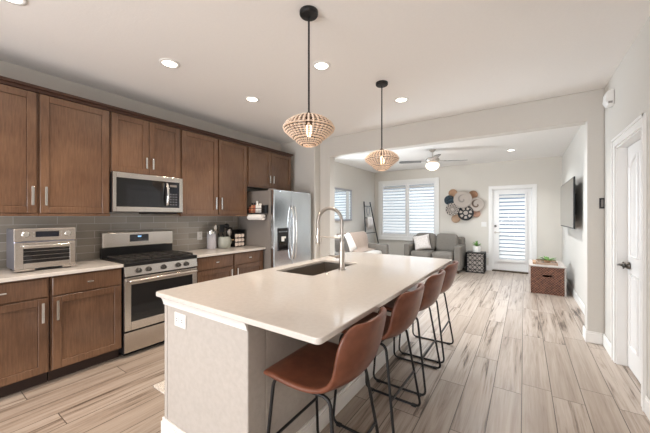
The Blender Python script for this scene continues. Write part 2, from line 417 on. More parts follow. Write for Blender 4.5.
# ---------------- back door (door_2) with shutter over glass
d = sempty('door_2', (BX0, YB, 0), 'white glazed patio door with louvred shutter')
mb = MB()
for (p, q, z0, z1) in ((BX0 - .075, BX0, 0, BH + .075), (BX1, BX1 + .075, 0, BH + .075), (BX0, BX1, BH, BH + .075)): mb.box(p, q, YB - .015, YB, z0, z1)
obj('door_casing', mb, M['trim'], d, bevel=.003)
mb = MB(); mb.box(BX0, BX0 + .02, YB, YB + .15, 0, BH); mb.box(BX1 - .02, BX1, YB, YB + .15, 0, BH); mb.box(BX0, BX1, YB, YB + .15, BH - .02, BH)
obj('door_jamb', mb, M['trim'], d)
obj('door_threshold', MB().box(BX0, BX1, YB - .02, YB + .16, 0, .03), mat('bronze_threshold', (.12, .09, .06), .5, .5), d, label='dark bronze threshold')
lx0, lx1 = BX0 + .023, BX1 - .023; gx0, gx1 = lx0 + .12, lx1 - .12
mb = MB(); yy0, yy1 = YB + .03, YB + .075
mb.box(lx0, gx0, yy0, yy1, .035, BH - .023); mb.box(gx1, lx1, yy0, yy1, .035, BH - .023); mb.box(gx0, gx1, yy0, yy1, 1.93, BH - .023); mb.box(gx0, gx1, yy0, yy1, .035, .28)
leaf = obj('door_leaf', mb, M['white'], d, bevel=.003)
obj('door_glass', MB().box(gx0, gx1, YB + .055, YB + .06, .28, 1.93), M['glass'], leaf)
mb = MB(); f = .03
for (p, q, z0, z1) in ((gx0 - f, gx0 + .015, .25, 1.96), (gx1 - .015, gx1 + f, .25, 1.96), (gx0, gx1, 1.915, 1.96), (gx0, gx1, .25, .32)): mb.box(p, q, YB - .005, YB + .03, z0, z1)
sh = obj('shutter_frame', mb, M['white'], leaf, bevel=.002)
def louvres(x0, x1, z0, z1, y, n, tilt, wd, par, nm='louvre'):
    mb = MB()
    for i in range(n):
        z = z0 + (z1 - z0) * (i + .5) / n
        mb.boxm(Matrix.Translation(((x0 + x1) / 2, y, z)) @ Matrix.Rotation(tilt, 4, 'X'), x1 - x0, wd, .009)
    return obj(nm, mb, M['white'], par, bevel=.003, seg=1)
louvres(gx0 + .018, gx1 - .018, .33, 1.91, YB + .012, 17, math.radians(42), .094, sh)
mb = MB(); mb.lathe([(.028, 0), (.026, .012), (.01, .016)], (lx0 + .05, YB - .002, 1.13), 16, 'y'); mb.lathe([(.03, 0), (.03, .01)], (lx0 + .05, YB + .01, 1.13), 16, 'y')
obj('deadbolt', mb, M['knob'], leaf)
mb = MB(); mb.lathe([(.028, -.01), (.028, .02)], (lx0 + .05, YB + .01, .97), 16, 'y'); mb.tube([(lx0 + .05, YB - .03, .97), (lx0 + .16, YB - .035, .97)], .009, 8); mb.tube([(lx0 + .05, YB - .035, .97), (lx0 + .05, YB + .01, .97)], .01, 8)
obj('door_handle', mb, M['nickel'], leaf)
mb = MB()
for z in (.25, 1.0, 1.78): mb.tube([(lx1 + .008, YB + .022, z), (lx1 + .008, YB + .022, z + .1)], .008, 8)
obj('door_hinge', mb, M['nickel'], leaf)

# ---------------- living window (window_1) with two shutter panels
wn = sempty('window_1', (WX0, YB, WZ0), 'wide living room window with two white plantation shutters')
mb = MB(); c = .085
for (p, q, z0, z1) in ((WX0 - c, WX0, WZ0 - c, WZ1 + c), (WX1, WX1 + c, WZ0 - c, WZ1 + c), (WX0, WX1, WZ1, WZ1 + c), (WX0, WX1, WZ0 - c, WZ0)): mb.box(p, q, YB - .03, YB, z0, z1)
obj('window_frame', mb, M['trim'], wn, bevel=.004)
obj('window_sill', MB().box(WX0 - .11, WX1 + .11, YB - .06, YB + .0, WZ0 - c - .03, WZ0 - c), M['trim'], wn, bevel=.004)
obj('window_glass', MB().box(WX0, WX1, YB + .10, YB + .105, WZ0, WZ1), M['glass'], wn)
mb = MB(); mb.box(WX0, WX1, YB + .09, YB + .12, WZ0, WZ0 + .04); mb.box(WX0, WX1, YB + .09, YB + .12, WZ1 - .04, WZ1); xm = (WX0 + WX1) / 2; mb.box(xm - .02, xm + .02, YB + .09, YB + .12, WZ0, WZ1)
obj('window_sash', mb, M['white'], wn)
for (p, q) in ((WX0 + .003, xm - .003), (xm + .003, WX1 - .003)):
    mb = MB(); st = .055
    for (e, g, z0, z1) in ((p, p + st, WZ0, WZ1), (q - st, q, WZ0, WZ1), (p + st, q - st, WZ1 - .08, WZ1), (p + st, q - st, WZ0, WZ0 + .09)): mb.box(e, g, YB + .0, YB + .03, z0, z1)
    sh = obj('shutter_panel', mb, M['white'], wn, bevel=.003)
    louvres(p + st + .002, q - st - .002, WZ0 + .095, WZ1 - .085, YB + .015, 16, math.radians(42), .108, sh)
# glazed opening added out of view behind the pier, for living room fill
wn = sempty('fill_window', (LX, 4.62, .9), 'unseen side opening added to let fill light into the living room')
obj('window_glass', MB().box(LX - .08, LX - .075, 4.62, 5.45, .9, 2.3), M['glass'], wn)
mb = MB()
for (p, q, z0, z1) in ((4.56, 4.62, .84, 2.36), (5.45, 5.51, .84, 2.36), (4.62, 5.45, 2.3, 2.36), (4.62, 5.45, .84, .9)): mb.box(LX, LX + .02, p, q, z0, z1)
obj('window_frame', mb, M['trim'], wn, bevel=.003)
# patio opening behind camera (window_3)
wn = sempty('window_3', (-1.7, YF, 0), 'glazed sliding patio window behind the viewpoint')
mb = MB()
for x in (-3.2, -1.73, -.26): mb.box(x, x + .06, YF - .1, YF - .04, 0, 2.32)
mb.box(-3.2, -.2, YF - .1, YF - .04, 2.26, 2.32); mb.box(-3.2, -.2, YF - .1, YF - .04, 0, .05)
obj('window_frame', mb, M['trim'], wn)

# ================================================================ CABINETS (left wall)
XU, XC = -3.44, -3.205      # faces of upper carcasses / base carcasses
def shaker(mb, x, y0, y1, z0, z1, rail=.058, th=.02):
    g = .0015
    y0 += g; y1 -= g
    mb.box(x, x + th, y0, y0 + rail, z0, z1); mb.box(x, x + th, y1 - rail, y1, z0, z1)
    mb.box(x, x + th, y0 + rail, y1 - rail, z0, z0 + rail); mb.box(x, x + th, y0 + rail, y1 - rail, z1 - rail, z1)
    mb.box(x, x + th - .011, y0 + rail, y1 - rail, z0 + rail, z1 - rail)
    return mb
def pull(x, y, z, L, axis, par):
    mb = MB(); h = L / 2; q = .028
    if axis == 'z':
        mb.box(x + q - .008, x + q, y - .009, y + .009, z - h, z + h)
        for s in (-1, 1): mb.box(x, x + q - .006, y - .005, y + .005, z + s * (h - .012) - .005, z + s * (h - .012) + .005)
    else:
        mb.box(x + q - .008, x + q, y - h, y + h, z - .006, z + .006)
        for s in (-1, 1): mb.box(x, x + q - .006, y + s * (h - .012) - .005, y + s * (h - .012) + .005, z - .005, z + .005)
    return obj('handle', mb, M['chrome'], par, bevel=.002, label='short satin nickel bar handle')
def upper(y0, y1, z0, doors, label, end=False):
    """doors: list of (y0,y1,handle_y)"""
    t = thing('wall_cabinet', label, 'cabinet', (XL, (y0 + y1) / 2, z0), 'maple wall cabinets')
    obj('body', MB().box(XL + .002, XU, y0 + .002, y1 - .002, z0, 2.425), M['cab'], t)
    mb = MB(); mb.box(XU, XU + .018, y0 + .001, y1 - .001, 2.425, 2.44)
    mb.box(XL + .002, XU + .02, y0 + .001, y1 - .001, 2.425, 2.452); mb.box(XL + .002, XU + .045, y0, y1 + (.02 if end else 0), 2.452, 2.475)
    obj('crown_moulding', mb, M['cab_dark'], t, label='dark stained crown moulding')
    obj('light_rail', MB().box(XU - .02, XU + .014, y0 + .001, y1 - .001, z0 - .022, z0), M['cab'], t)
    for a_, b_, hy in doors:
        dr = obj('door', shaker(MB(), XU, a_, b_, z0 + .004, 2.42), M['cab'], t, bevel=.0022, seg=1)
        pull(XU + .02, hy, z0 + .15 if z0 < 1.6 else z0 + .125, .16 if z0 < 1.6 else .12, 'z', dr)
    return t
upper(-.40, .155, 1.395, [(-.39, .145, .10)], 'maple wall cabinet at the left picture edge, partly out of view')
upper(.155, .695, 1.395, [(.165, .683, .655)], 'tall maple wall cabinet above the toaster oven, left of the widest one')
upper(.695, 1.220, 1.395, [(.703, 1.208, .738)], 'tall single-door maple wall cabinet between toaster oven and microwave')
upper(1.220, 1.948, 1.825, [(1.228, 1.583, 1.550), (1.587, 1.939, 1.618)], 'short two-door maple wall cabinet above the microwave')
upper(1.948, 2.980, 1.395, [(1.960, 2.462, 2.425), (2.480, 2.965, 2.512)], 'tall two-door maple wall cabinet right of the microwave')
upper(2.980, 3.98, 1.845, [(2.995, 3.468, 3.432), (3.472, 3.965, 3.510)], 'two-door maple wall cabinet above the refrigerator', end=True)

def base(y0, y1, label, units, end=False):
    t = thing('base_cabinet', label, 'cabinet', (XL, (y0 + y1) / 2, 0), 'maple base cabinets')
    obj('body', MB().box(XL + .013, XC, y0 + .001, y1 - .001, .105, .883), M['cab'], t)
    obj('toe_kick', MB().box(XL + .013, XC - .065, y0 + .001, y1 - .001, 0, .105), M['gap'], t, label='dark recessed toe kick')
    for (a_, b_, hy, hz) in units:
        dw = obj('drawer', MB().box(XC, XC + .02, a_ + .0015, b_ - .0015, .722, .868), M['cab'], t, bevel=.003, seg=1)
        pull(XC + .02, (a_ + b_) / 2, .80, .045, 'y', dw)
        dr = obj('door', shaker(MB(), XC, a_, b_, .115, .712), M['cab'], t, bevel=.0022, seg=1)
        pull(XC + .02, hy, .60, .16, 'z', dr)
    return t
base(-.32, .18, 'maple base cabinet at the far left, cut off by the picture edge', [(-.31, .17, .13, 0)])
base(.185, .715, 'maple base cabinet with drawer and door under the toaster oven', [(.19, .703, .668, 0)])
base(.72, 1.233, 'maple base cabinet between the toaster oven cabinet and the range', [(.728, 1.226, .758, 0)])
base(2.0, 3.085, 'maple base cabinet between range and refrigerator, two drawers over two doors', [(2.012, 2.53, 2.49, 0), (2.545, 3.06, 2.585, 0)])
def counter(y0, y1, lab):
    o = obj('countertop', MB().box(XL + .013, -3.165, y0, y1, .884, .914), M['quartz'], bevel=.004); tag(o, lab, 'countertop', 'wall countertops')
counter(-.32, 1.236, 'white quartz countertop under the toaster oven, left of the range')
counter(1.997, 3.095, 'white quartz countertop between the range and the refrigerator')

# ================================================================ RANGE
Y0, Y1 = 1.240, 1.993
t = thing('gas_range', 'stainless steel gas range with black cooktop between the base cabinets', 'stove', (-3.45, (Y0 + Y1) / 2, 0))
obj('body', MB().box(-3.76, -3.19, Y0, Y1, .04, .885), M['black'], t, bevel=.003)
obj('foot', MB().box(-3.70, -3.25, Y0 + .03, Y1 - .03, 0, .04), M['black'], t)
obj('drawer', MB().box(-3.19, -3.165, Y0 + .002, Y1 - .002, .05, .245), M['steel'], t, bevel=.004)
od = MB(); wy0, wy1, wz0, wz1 = Y0 + .058, Y1 - .058, .345, .705
for (a_, b_, z0, z1) in ((Y0 + .002, wy0, .262, .775), (wy1, Y1 - .002, .262, .775), (wy0, wy1, .262, wz0), (wy0, wy1, wz1, .775)): od.box(-3.19, -3.158, a_, b_, z0, z1)
od = obj('oven_door', od, M['steel'], t, bevel=.003)
obj('oven_window', MB().box(-3.188, -3.162, wy0, wy1, wz0, wz1), M['blackgloss'], od, label='black glass oven window')
mb = MB(); mb.tube(round_path([(-3.158, Y0 + .03, .745), (-3.105, Y0 + .035, .748), (-3.105, Y1 - .035, .748), (-3.158, Y1 - .03, .745)], .02), .015, 10)
obj('oven_handle', mb, M['steel'], od, smooth=True)
mb = MB(); mb.prism([(-3.19, .79), (-3.15, .79), (-3.165, .885), (-3.19, .885)], Y0 + .002, Y1 - .002, 'y')
cp = obj('control_panel', mb, M['steel'], t, bevel=.003)
for y in (1.364, 1.457, 1.607, 1.764, 1.858):
    mb = MB(); mb.lathe([(.026, 0), (.024, .008), (.019, .010), (.018, .034), (.015, .037)], (-3.156, y, .838), 18, 'x'); mb.box(-3.125, -3.115, y - .004, y + .004, .82, .856)
    obj('knob', mb, M['knob'], cp, smooth=False, bevel=.001)
mb = MB(); mb.box(-3.70, -3.158, Y0, Y1, .885, .922)
ct = obj('cooktop', mb, M['black'], t, bevel=.006)
for i, (gy0, gy1) in enumerate(((Y0 + .03, Y0 + .255), (Y0 + .265, Y1 - .265), (Y1 - .255, Y1 - .03))):
    mb = MB(); z0, z1 = .937, .949
    for y in (gy0, gy1 - .012, (gy0 + gy1) / 2 - .006): mb.box(-3.66, -3.20, y, y + .012, z0, z1)
    for x in (-3.66, -3.555, -3.435, -3.315, -3.212): mb.box(x, x + .012, gy0, gy1, z0, z1)
    for x in (-3.66, -3.212):
        for y in (gy0, gy1 - .012): mb.box(x, x + .012, y, y + .012, .92, z0)
    obj('grate', mb, M['iron'], ct, bevel=.002, seg=1)
for (x, y) in ((-3.54, Y0 + .14), (-3.31, Y0 + .14), (-3.43, (Y0 + Y1) / 2), (-3.54, Y1 - .14), (-3.31, Y1 - .14)):
    obj('burner', MB().lathe([(.05, 0), (.05, .006), (.035, .008), (.033, .013)], (x, y, .920), 18), M['iron'], ct)
mb = MB(); mb.box(-3.76, -3.70, Y0, Y1, .88, 1.03)
obj('rear_vent', mb, M['black'], t, bevel=.003)
bgd = obj('backguard', MB().box(-3.765, -3.685, Y0, Y1, 1.03, 1.195), M['steel'], t, bevel=.008)
ds = obj('display', MB().box(-3.686, -3.682, 1.50, 1.70, 1.085, 1.165), M['screen'], bgd, label='black control display')
mb = MB()
for i in range(3): mb.box(-3.682, -3.6805, 1.583 + i * .013, 1.591 + i * .013, 1.135, 1.149)
obj('clock_digits', mb, M['digits'], bgd)

# ================================================================ MICROWAVE
t = thing('microwave', 'stainless over-the-range microwave with dark glass door and curved handle', 'microwave', (-3.6, 1.6, 1.41))
obj('body', MB().box(XL + .013, -3.40, 1.222, 1.942, 1.415, 1.823), M['black'], t, bevel=.003)
fx0, fx1 = -3.40, -3.372
mb = MB()
for (a_, b_, z0, z1) in ((1.222, 1.252, 1.42, 1.820), (1.90, 1.942, 1.42, 1.820), (1.252, 1.90, 1.765, 1.820), (1.252, 1.90, 1.42, 1.470)): mb.box(fx0, fx1, a_, b_, z0, z1)
fr = obj('front_frame', mb, M['steel'], t, bevel=.003)
obj('door', MB().box(fx0, fx1 - .004, 1.252, 1.765, 1.470, 1.765), M['blackgloss'], t, bevel=.002, label='dark glass microwave door')
pn = obj('control_panel', MB().box(fx0, fx1 - .005, 1.767, 1.90, 1.470, 1.765), M['screen'], t)
mb = MB()
for i in range(5):
    for j in range(3): mb.box(fx1 - .005, fx1 - .0035, 1.79 + j * .032, 1.808 + j * .032, 1.50 + i * .03, 1.512 + i * .03)
obj('keypad', mb, mat('grey_keypad_print', (.12, .12, .13), .5), pn)
obj('clock', MB().box(fx1 - .005, fx1 - .0035, 1.79, 1.87, 1.71, 1.735), M['fridge_side'], pn)
mb = MB(); mb.tube([(fx1 - .004, 1.748, 1.49), (fx1 + .03, 1.748, 1.505), (fx1 + .042, 1.748, 1.61), (fx1 + .03, 1.748, 1.735), (fx1 - .004, 1.748, 1.75)], .014, 10)
obj('handle', mb, M['chrome'], t, smooth=True, sub=1)
obj('under_grille', MB().box(-3.70, -3.42, 1.60, 1.90, 1.40, 1.415), M['black'], t)

# ================================================================ REFRIGERATOR
FY0, FY1, FX = 3.10, 4.0, -3.0
t = thing('refrigerator', 'stainless side-by-side refrigerator with dark ice dispenser', 'refrigerator', (-3.4, 3.55, 0))
obj('body', MB().box(-3.76, FX - .07, FY0, FY1, .03, 1.755), M['fridge_side'], t, bevel=.004, label='grey painted refrigerator cabinet')
obj('foot_grille', MB().box(-3.70, FX - .08, FY0 + .01, FY1 - .01, 0, .03), M['black'], t)
ys = 3.508
for (a_, b_, h) in ((FY0, ys - .002, -1), (ys + .002, FY1, 1)):
    mb = MB(); mb.box(FX - .065, FX, a_, b_, .05, 1.765)
    dr = obj('door', mb, M['steel_v'], t, bevel=.012, seg=3)
    hy = ys + h * .035
    mb = MB(); mb.tube([(FX - .002, hy, .70), (FX + .035, hy, .73), (FX + .058, hy, .95), (FX + .064, hy, 1.13), (FX + .058, hy, 1.30), (FX + .035, hy, 1.51), (FX - .002, hy, 1.54)], .013, 10)
    obj('handle', mb, M['chrome'], dr, smooth=True, sub=1)
    if h < 0:
        mb = MB(); mb.box(FX - .001, FX + .006, 3.175, 3.41, .86, 1.20)
        dp = obj('dispenser', mb, M['black'], dr, bevel=.006, label='black ice and water dispenser')
        obj('dispenser_recess', MB().box(FX + .0061, FX + .0065, 3.195, 3.39, .88, 1.08), M['blackgloss'], dp)
        mb = MB(); mb.box(FX + .0065, FX + .02, 3.25, 3.30, 1.00, 1.07); mb.box(FX + .0065, FX + .02, 3.31, 3.335, 1.04, 1.07)
        obj('paddle', mb, M['plastic'], dp, label='pale dispenser paddles')
        mb = MB()
        for k in range(4): mb.box(FX + .006, FX + .0072, 3.20 + k * .05, 3.23 + k * .05, 1.135, 1.15)
        obj('buttons', mb, mat('grey_button_print', (.3, .33, .36), .5), dp)
for p in (FY0 + .01, FY1 - .07): obj('hinge_cover', MB().box(FX - .13, FX - .02, p, p + .06, 1.755, 1.78), M['fridge_side'], t, bevel=.004)
# magnetic rack on fridge side
ry = FY0
t = thing('spice_rack', 'black magnetic rack on the refrigerator side holding bottles', 'rack', (-3.30, ry - .05, 1.40))
rx0, rx1 = -3.47, -3.11
mb = MB(); mb.box(rx0, rx1, ry - .004, ry - .001, 1.42, 1.54); mb.box(rx0, rx1, ry - .085, ry - .004, 1.42, 1.426); mb.box(rx0, rx0 + .004, ry - .085, ry - .004, 1.42, 1.50); mb.box(rx1 - .06, rx1, ry - .085, ry - .083, 1.42, 1.535); mb.box(rx1 - .004, rx1, ry - .085, ry - .004, 1.42, 1.535)
obj('shelf', mb, M['black'], t)
mb = MB(); mb.tube([(rx0, ry - .085, 1.49), (rx1, ry - .085, 1.49)], .004, 6); mb.tube([(rx0, ry - .085, 1.45), (rx1, ry - .085, 1.45)], .004, 6); mb.tube([(rx0, ry - .085, 1.424), (rx1, ry - .085, 1.424)], .005, 6)
obj('rail', mb, M['black'], t)
mb = MB(); mb.tube(round_path([(rx0 + .01, ry - .01, 1.42), (rx0 + .01, ry - .065, 1.36), (rx1 - .0, ry - .065, 1.36), (rx1 - .0, ry - .01, 1.42)], .01), .005, 6)
obj('towel_bar', mb, M['black'], t)
mb = MB(); mb.lathe([(.016, 0), (.042, 0), (.042, .31), (.016, .31)], (-3.455, ry - .065, 1.36), 24, 'x')
tag(obj('paper_towel_roll', mb, M['paper']), 'white paper towel roll hanging under the rack on the refrigerator', 'paper towel')
def bottle(x, y, z, r, h, mbody, mcap, label, name='spice_bottle', cat='bottle', group='bottles in the refrigerator rack'):
    t = thing(name, label, cat, (x, y, z), group)
    obj('bottle_body', MB().lathe([(r, 0), (r, h * .62), (r * .5, h * .75), (r * .45, h * .82)], (x, y, z), 14), mbody, t, smooth=False, bevel=.002)
    obj('cap', MB().lathe([(r * .6, h * .8), (r * .6, h)], (x, y, z), 14), mcap, t)
bottle(-3.455, ry - .045, 1.426, .022, .115, M['red'], M['black'], 'reddish spice bottle leftmost in the refrigerator rack')
bottle(-3.405, ry - .045, 1.426, .022, .15, M['orange'], M['black'], 'tall amber spice bottle with black cap, second in the rack')
bottle(-3.355, ry - .045, 1.426, .022, .15, M['red'], M['black'], 'tall dark red spice bottle with black cap beside the white bottle')
bottle(-3.235, ry - .045, 1.426, .032, .135, M['plastic'], M['plastic'], 'white rounded bottle, the rightmost in the refrigerator rack')
bottle(-3.298, ry - .045, 1.426, .026, .175, M['pot'], M['plastic'], 'tallest white bottle in the refrigerator rack')

# ================================================================ TOASTER OVEN
t = thing('toaster_oven', 'stainless toaster oven with two dials on the left countertop', 'toaster oven', (-3.52, .735, .914))
a_, b_ = .538, .932
obj('body', MB().box(-3.67, -3.385, a_ + .004, b_ - .004, .932, 1.268), mat('blue_grey_steel_case', (.30, .31, .38), .35, .8), t, bevel=.012, seg=3)
mb = MB()
for x in (-3.64, -3.41):
    for y in (a_ + .04, b_ - .04): mb.lathe([(.016, 0), (.02, .02)], (x, y, .914), 12)
obj('foot', mb, M['black'], t)
mb = MB(); mb.box(-3.385, -3.37, a_, b_, 1.165, 1.272); pnl = obj('control_panel', mb, M['steel'], t, bevel=.006)
obj('display', MB().box(-3.371, -3.368, .665, .815, 1.198, 1.245), M['screen'], pnl, label='black display')
mb = MB()
for y in (.652, .828):
    for z in (1.235, 1.208): mb.lathe([(.007, 0), (.006, .006)], (-3.37, y, z), 10, 'x')
obj('button', mb, M['chrome'], pnl)
for y, r in ((.605, .026), (.872, .024)):
    obj('dial', MB().lathe([(r, 0), (r * .95, .014), (r * .75, .018)], (-3.37, y, 1.222), 20, 'x'), M['chrome'], pnl, bevel=.001)
mb = MB(); w0, w1, v0, v1 = a_ + .055, b_ - .045, .985, 1.105
for (p, q, z0, z1) in ((a_ + .004, w0, .94, 1.155), (w1, b_ - .004, .94, 1.155), (w0, w1, .94, v0), (w0, w1, v1, 1.155)): mb.box(-3.385, -3.368, p, q, z0, z1)
dr = obj('door', mb, M['steel'], t, bevel=.003)
obj('door_window', MB().box(-3.38, -3.372, w0, w1, v0, v1), M['blackgloss'], dr)
mb = MB()
for z in (1.01, 1.045, 1.08): mb.box(-3.3735, -3.3705, w0, w1, z, z + .002)
obj('rack_wires', mb, M['nickel'], dr)
mb = MB(); mb.tube(round_path([(-3.368, a_ + .05, 1.128), (-3.335, a_ + .05, 1.13), (-3.335, b_ - .05, 1.13), (-3.368, b_ - .05, 1.128)], .01), .008, 8)
obj('handle', mb, M['chrome'], dr, smooth=True)
for p, q in ((a_, a_ + .12), (b_ - .10, b_)): obj('base_rail', MB().box(-3.385, -3.352, p, q, .925, .94), M['steel'], t, bevel=.003)

# ---------------- small things on right counter
t = thing('utensil_canister', 'clear glass canister with black utensils, nearest the outlet', 'canister', (-3.66, 2.52, .914))
cx, cy = -3.66, 2.53
obj('canister_body', MB().lathe([(.058, 0), (.062, .01), (.062, .20), (.055, .215)], (cx, cy, .914), 24), M['jar'], t, smooth=True)
obj('lid', MB().lathe([(.064, .215), (.064, .245), (.02, .25), (.018, .27)], (cx, cy, .914), 24), M['chrome'], t)
t = thing('blender_jug', 'dark jug with curved black handle above the canister', 'jug', (-3.70, 2.60, .914)) if False else None
def utensil(bx, by, tipx, tipy, z0, z1, kind, label):
    t = thing('kitchen_utensil', label, 'utensil', (bx, by, z0), 'utensils in the stoneware crock')
    obj('handle', MB().tube([(bx, by, z0), ((bx * 2 + tipx * 3) / 5, (by * 2 + tipy * 3) / 5, z0 + (z1 - z0) * .6)], .007, 8), M['black'], t)
    mx, my, mz = (bx + tipx * 4) / 5, (by + tipy * 4) / 5, z0 + (z1 - z0) * .78
    mb = MB()
    if kind == 'ladle': mb.sphere((tipx, tipy, z1 - .04), .042, 14, 10, (1, 1, .8)); mb.tube([(mx, my, mz - .08), (tipx, tipy, z1 - .05)], .006, 6)
    elif kind == 'spatula': mb.boxm(Matrix.Translation((tipx, tipy, z1 - .05)), .012, .075, .11); mb.tube([(mx, my, mz - .08), (tipx, tipy, z1 - .06)], .006, 6)
    else: mb.sphere((tipx, tipy, z1 - .05), .038, 14, 10, (.35, 1, 1.4)); mb.tube([(mx, my, mz - .08), (tipx, tipy, z1 - .06)], .006, 6)
    obj('head', mb, M['steel'] if kind == 'spoon' else M['black'], t, bevel=0, smooth=kind != 'spatula')
t = thing('utensil_crock', 'grey-green stoneware crock with spout holding cooking utensils', 'crock', (-3.60, 2.70, .914))
cx, cy = -3.60, 2.70
mb = MB(); mb.lathe([(.068, 0), (.085, .01), (.088, .08), (.082, .16), (.080, .165), (.072, .165), (.075, .08), (.070, .015)], (cx, cy, .914), 28)
obj('crock_body', mb, M['crock'], t, smooth=True)
mb = MB(); mb.tube([(cx, cy + .08, 1.04), (cx, cy + .125, 1.04), (cx, cy + .13, .98), (cx, cy + .085, .955)], .009, 8)
obj('handle', mb, M['crock'], t, smooth=True, sub=1)
mb = MB(); mb.tube([(cx + .02, cy + .07, 1.07), (cx + .02, cy + .17, 1.075)], .008, 8)
utensil(cx - .02, cy - .03, cx - .03, cy - .12, .935, 1.26, 'spoon', 'steel cooking spoon leaning left out of the crock')
utensil(cx + .02, cy - .01, cx + .01, cy - .05, .935, 1.25, 'spatula', 'black spatula standing at the left of the crock')
utensil(cx + .01, cy + .03, cx + .01, cy + .03, .935, 1.275, 'ladle', 'black ladle standing upright in the crock middle')
utensil(cx - .01, cy + .02, cx - .01, cy + .10, .935, 1.22, 'ladle', 'black ladle leaning right out of the crock')
utensil(cx + .035, cy + .0, cx + .04, cy + .06, .935, 1.19, 'spoon', 'low steel spoon in front of the black ladles')
t = thing('measuring_scoop', 'pale wooden scoop lying between crock and spice jars', 'scoop', (-3.6, 2.86, .914))
obj('handle', MB().tube([(-3.60, 2.82, 1.02), (-3.58, 2.92, 1.03)], .008, 8), M['brass'], t)
obj('stand', MB().lathe([(.03, 0), (.03, .006), (.006, .01), (.006, .11)], (-3.60, 2.86, .914), 14), M['black'], t)
# spice jar rack 3x3
t = thing('jar_rack', 'black wire rack holding nine spice jars beside the refrigerator', 'rack', (-3.62, 2.98, .914))
ky0, ky1 = 2.865, 3.045
mb = MB()
for y in (ky0 - .006, ky1 + .0): mb.box(-3.69, -3.57, y, y + .006, .914, 1.17)
mb.box(-3.69, -3.685, ky0, ky1, .914, 1.17)
obj('frame', mb, M['black'], t)
mb = MB()
for z in (.916, .980, 1.044, 1.108): mb.box(-3.69, -3.57, ky0, ky1, z, z + .004)
obj('shelf', mb, M['black'], t)
for i in range(3):
    for j in range(3):
        y = ky0 + .03 + j * .06; z = .950 + i * .064
        rn = ['bottom', 'middle', 'top'][i]; cn = ['left', 'centre', 'right'][j]
        jt = thing('spice_jar', 'pale-lidded spice jar, %s of the %s row in the jar rack' % (cn, rn), 'jar', (-3.62, y, z - .029), 'spice jars in the rack')
        obj('jar_body', MB().lathe([(.026, 0), (.028, .06), (.025, .075)], (-3.675, y, z), 14, 'x'), M['jar'], jt)
        obj('lid', MB().lathe([(.028, .075), (.029, .078), (.029, .10), (.026, .104)], (-3.675, y, z), 16, 'x'), mat('pale_pink_lid', (.78, .68, .62), .5) if i + j == 0 else bpy.data.materials['pale_pink_lid'], jt)

def plate(name, label, cat, c, axis, w_, h_, slots):
    """small wall plate; axis 'x+' faces +X etc."""
    t = thing(name, label, cat, c)
    x, y, z = c; e = .006
    def bx(u0, u1, v0, v1, d0, d1):
        if axis == 'x+': return MB().box(x + d0, x + d1, y + u0, y + u1, z + v0, z + v1)
        if axis == 'x-': return MB().box(x - d1, x - d0, y + u0, y + u1, z + v0, z + v1)
        return MB().box(x + u0, x + u1, y - d1, y - d0, z + v0, z + v1)
    obj('plate', bx(-w_ / 2, w_ / 2, -h_ / 2, h_ / 2, .0005, e), M['plastic'], t, bevel=.002)
    for (u, v, a, b, dk) in slots:
        s_ = obj('socket' if not dk else 'toggle', bx(u - a / 2, u + a / 2, v - b / 2, v + b / 2, e, e + (.003 if not dk else .006)), M['plastic'], t, bevel=.001)
        if not dk:
            m_ = bx(u - .009, u - .006, v - .006, v + .006, e + .003, e + .0035); obj('slot', m_, M['black'], s_)
            m_ = bx(u + .006, u + .009, v - .006, v + .006, e + .003, e + .0035); obj('slot', m_, M['black'], s_)
plate('wall_outlet', 'white outlet on the grey backsplash left of the canister', 'outlet', (XL + .0125, 2.42, 1.10), 'x+', .075, .115, [(0, .025, .034, .034, 0), (0, -.025, .034, .034, 0)])
plate('light_switch', 'white double light switch on the wall left of the patio door', 'switch', (-.85, YB, 1.17), 'y-', .12, .12, [(-.025, 0, .03, .06, 1), (.025, 0, .03, .06, 1)])
plate('light_switch', 'white light switch below the television near the opening', 'switch', (XR, 4.95, 1.15), 'x-', .12, .12, [(-.025, 0, .03, .06, 1), (.025, 0, .03, .06, 1)])
plate('wall_outlet', 'white outlet low on the wall left of the patio door', 'outlet', (-.78, YB, .38), 'y-', .075, .115, [(0, .025, .034, .034, 0), (0, -.025, .034, .034, 0)])

# ================================================================ ISLAND
IX0, IX1, IY0, IY1 = -1.845, -1.085, .945, 3.26
t = thing('kitchen_island', 'long kitchen island with textured plaster end and white trim', 'kitchen island', (-1.46, 2.1, 0))
M['island'] = noisy('orange_peel_plaster', (.44, .405, .37), (.47, .435, .40), 34, .8, bump=.5, bdist=.005, detail=3)
mb = MB(); mb.box(IX0 + .03, IX1, IY0, IY0 + .12, 0, .889); mb.box(IX1 - .12, IX1, IY0 + .12, IY1, 0, .889); mb.box(IX0 + .03, IX1 - .12, IY1 - .12, IY1, 0, .889)
obj('body', mb, M['island'], t, bevel=.006)
obj('cabinet_front', MB().box(IX0 - .02, IX0 + .03, IY0 + .03, IY1 - .01, .1, .884), M['cab'], t, label='maple cabinet fronts facing the range') if False else None
mb = MB(); mb.box(IX0, IX0 + .03, IY0, IY1, 0, .889)
obj('side_panel', mb, M['cab'], t) if False else obj('side_panel', mb, M['island'], t)
prof = [(0, .828), (.006, .828), (.008, .840), (.013, .856), (.022, .872), (.024, .889), (0, .889)]
mb = MB()
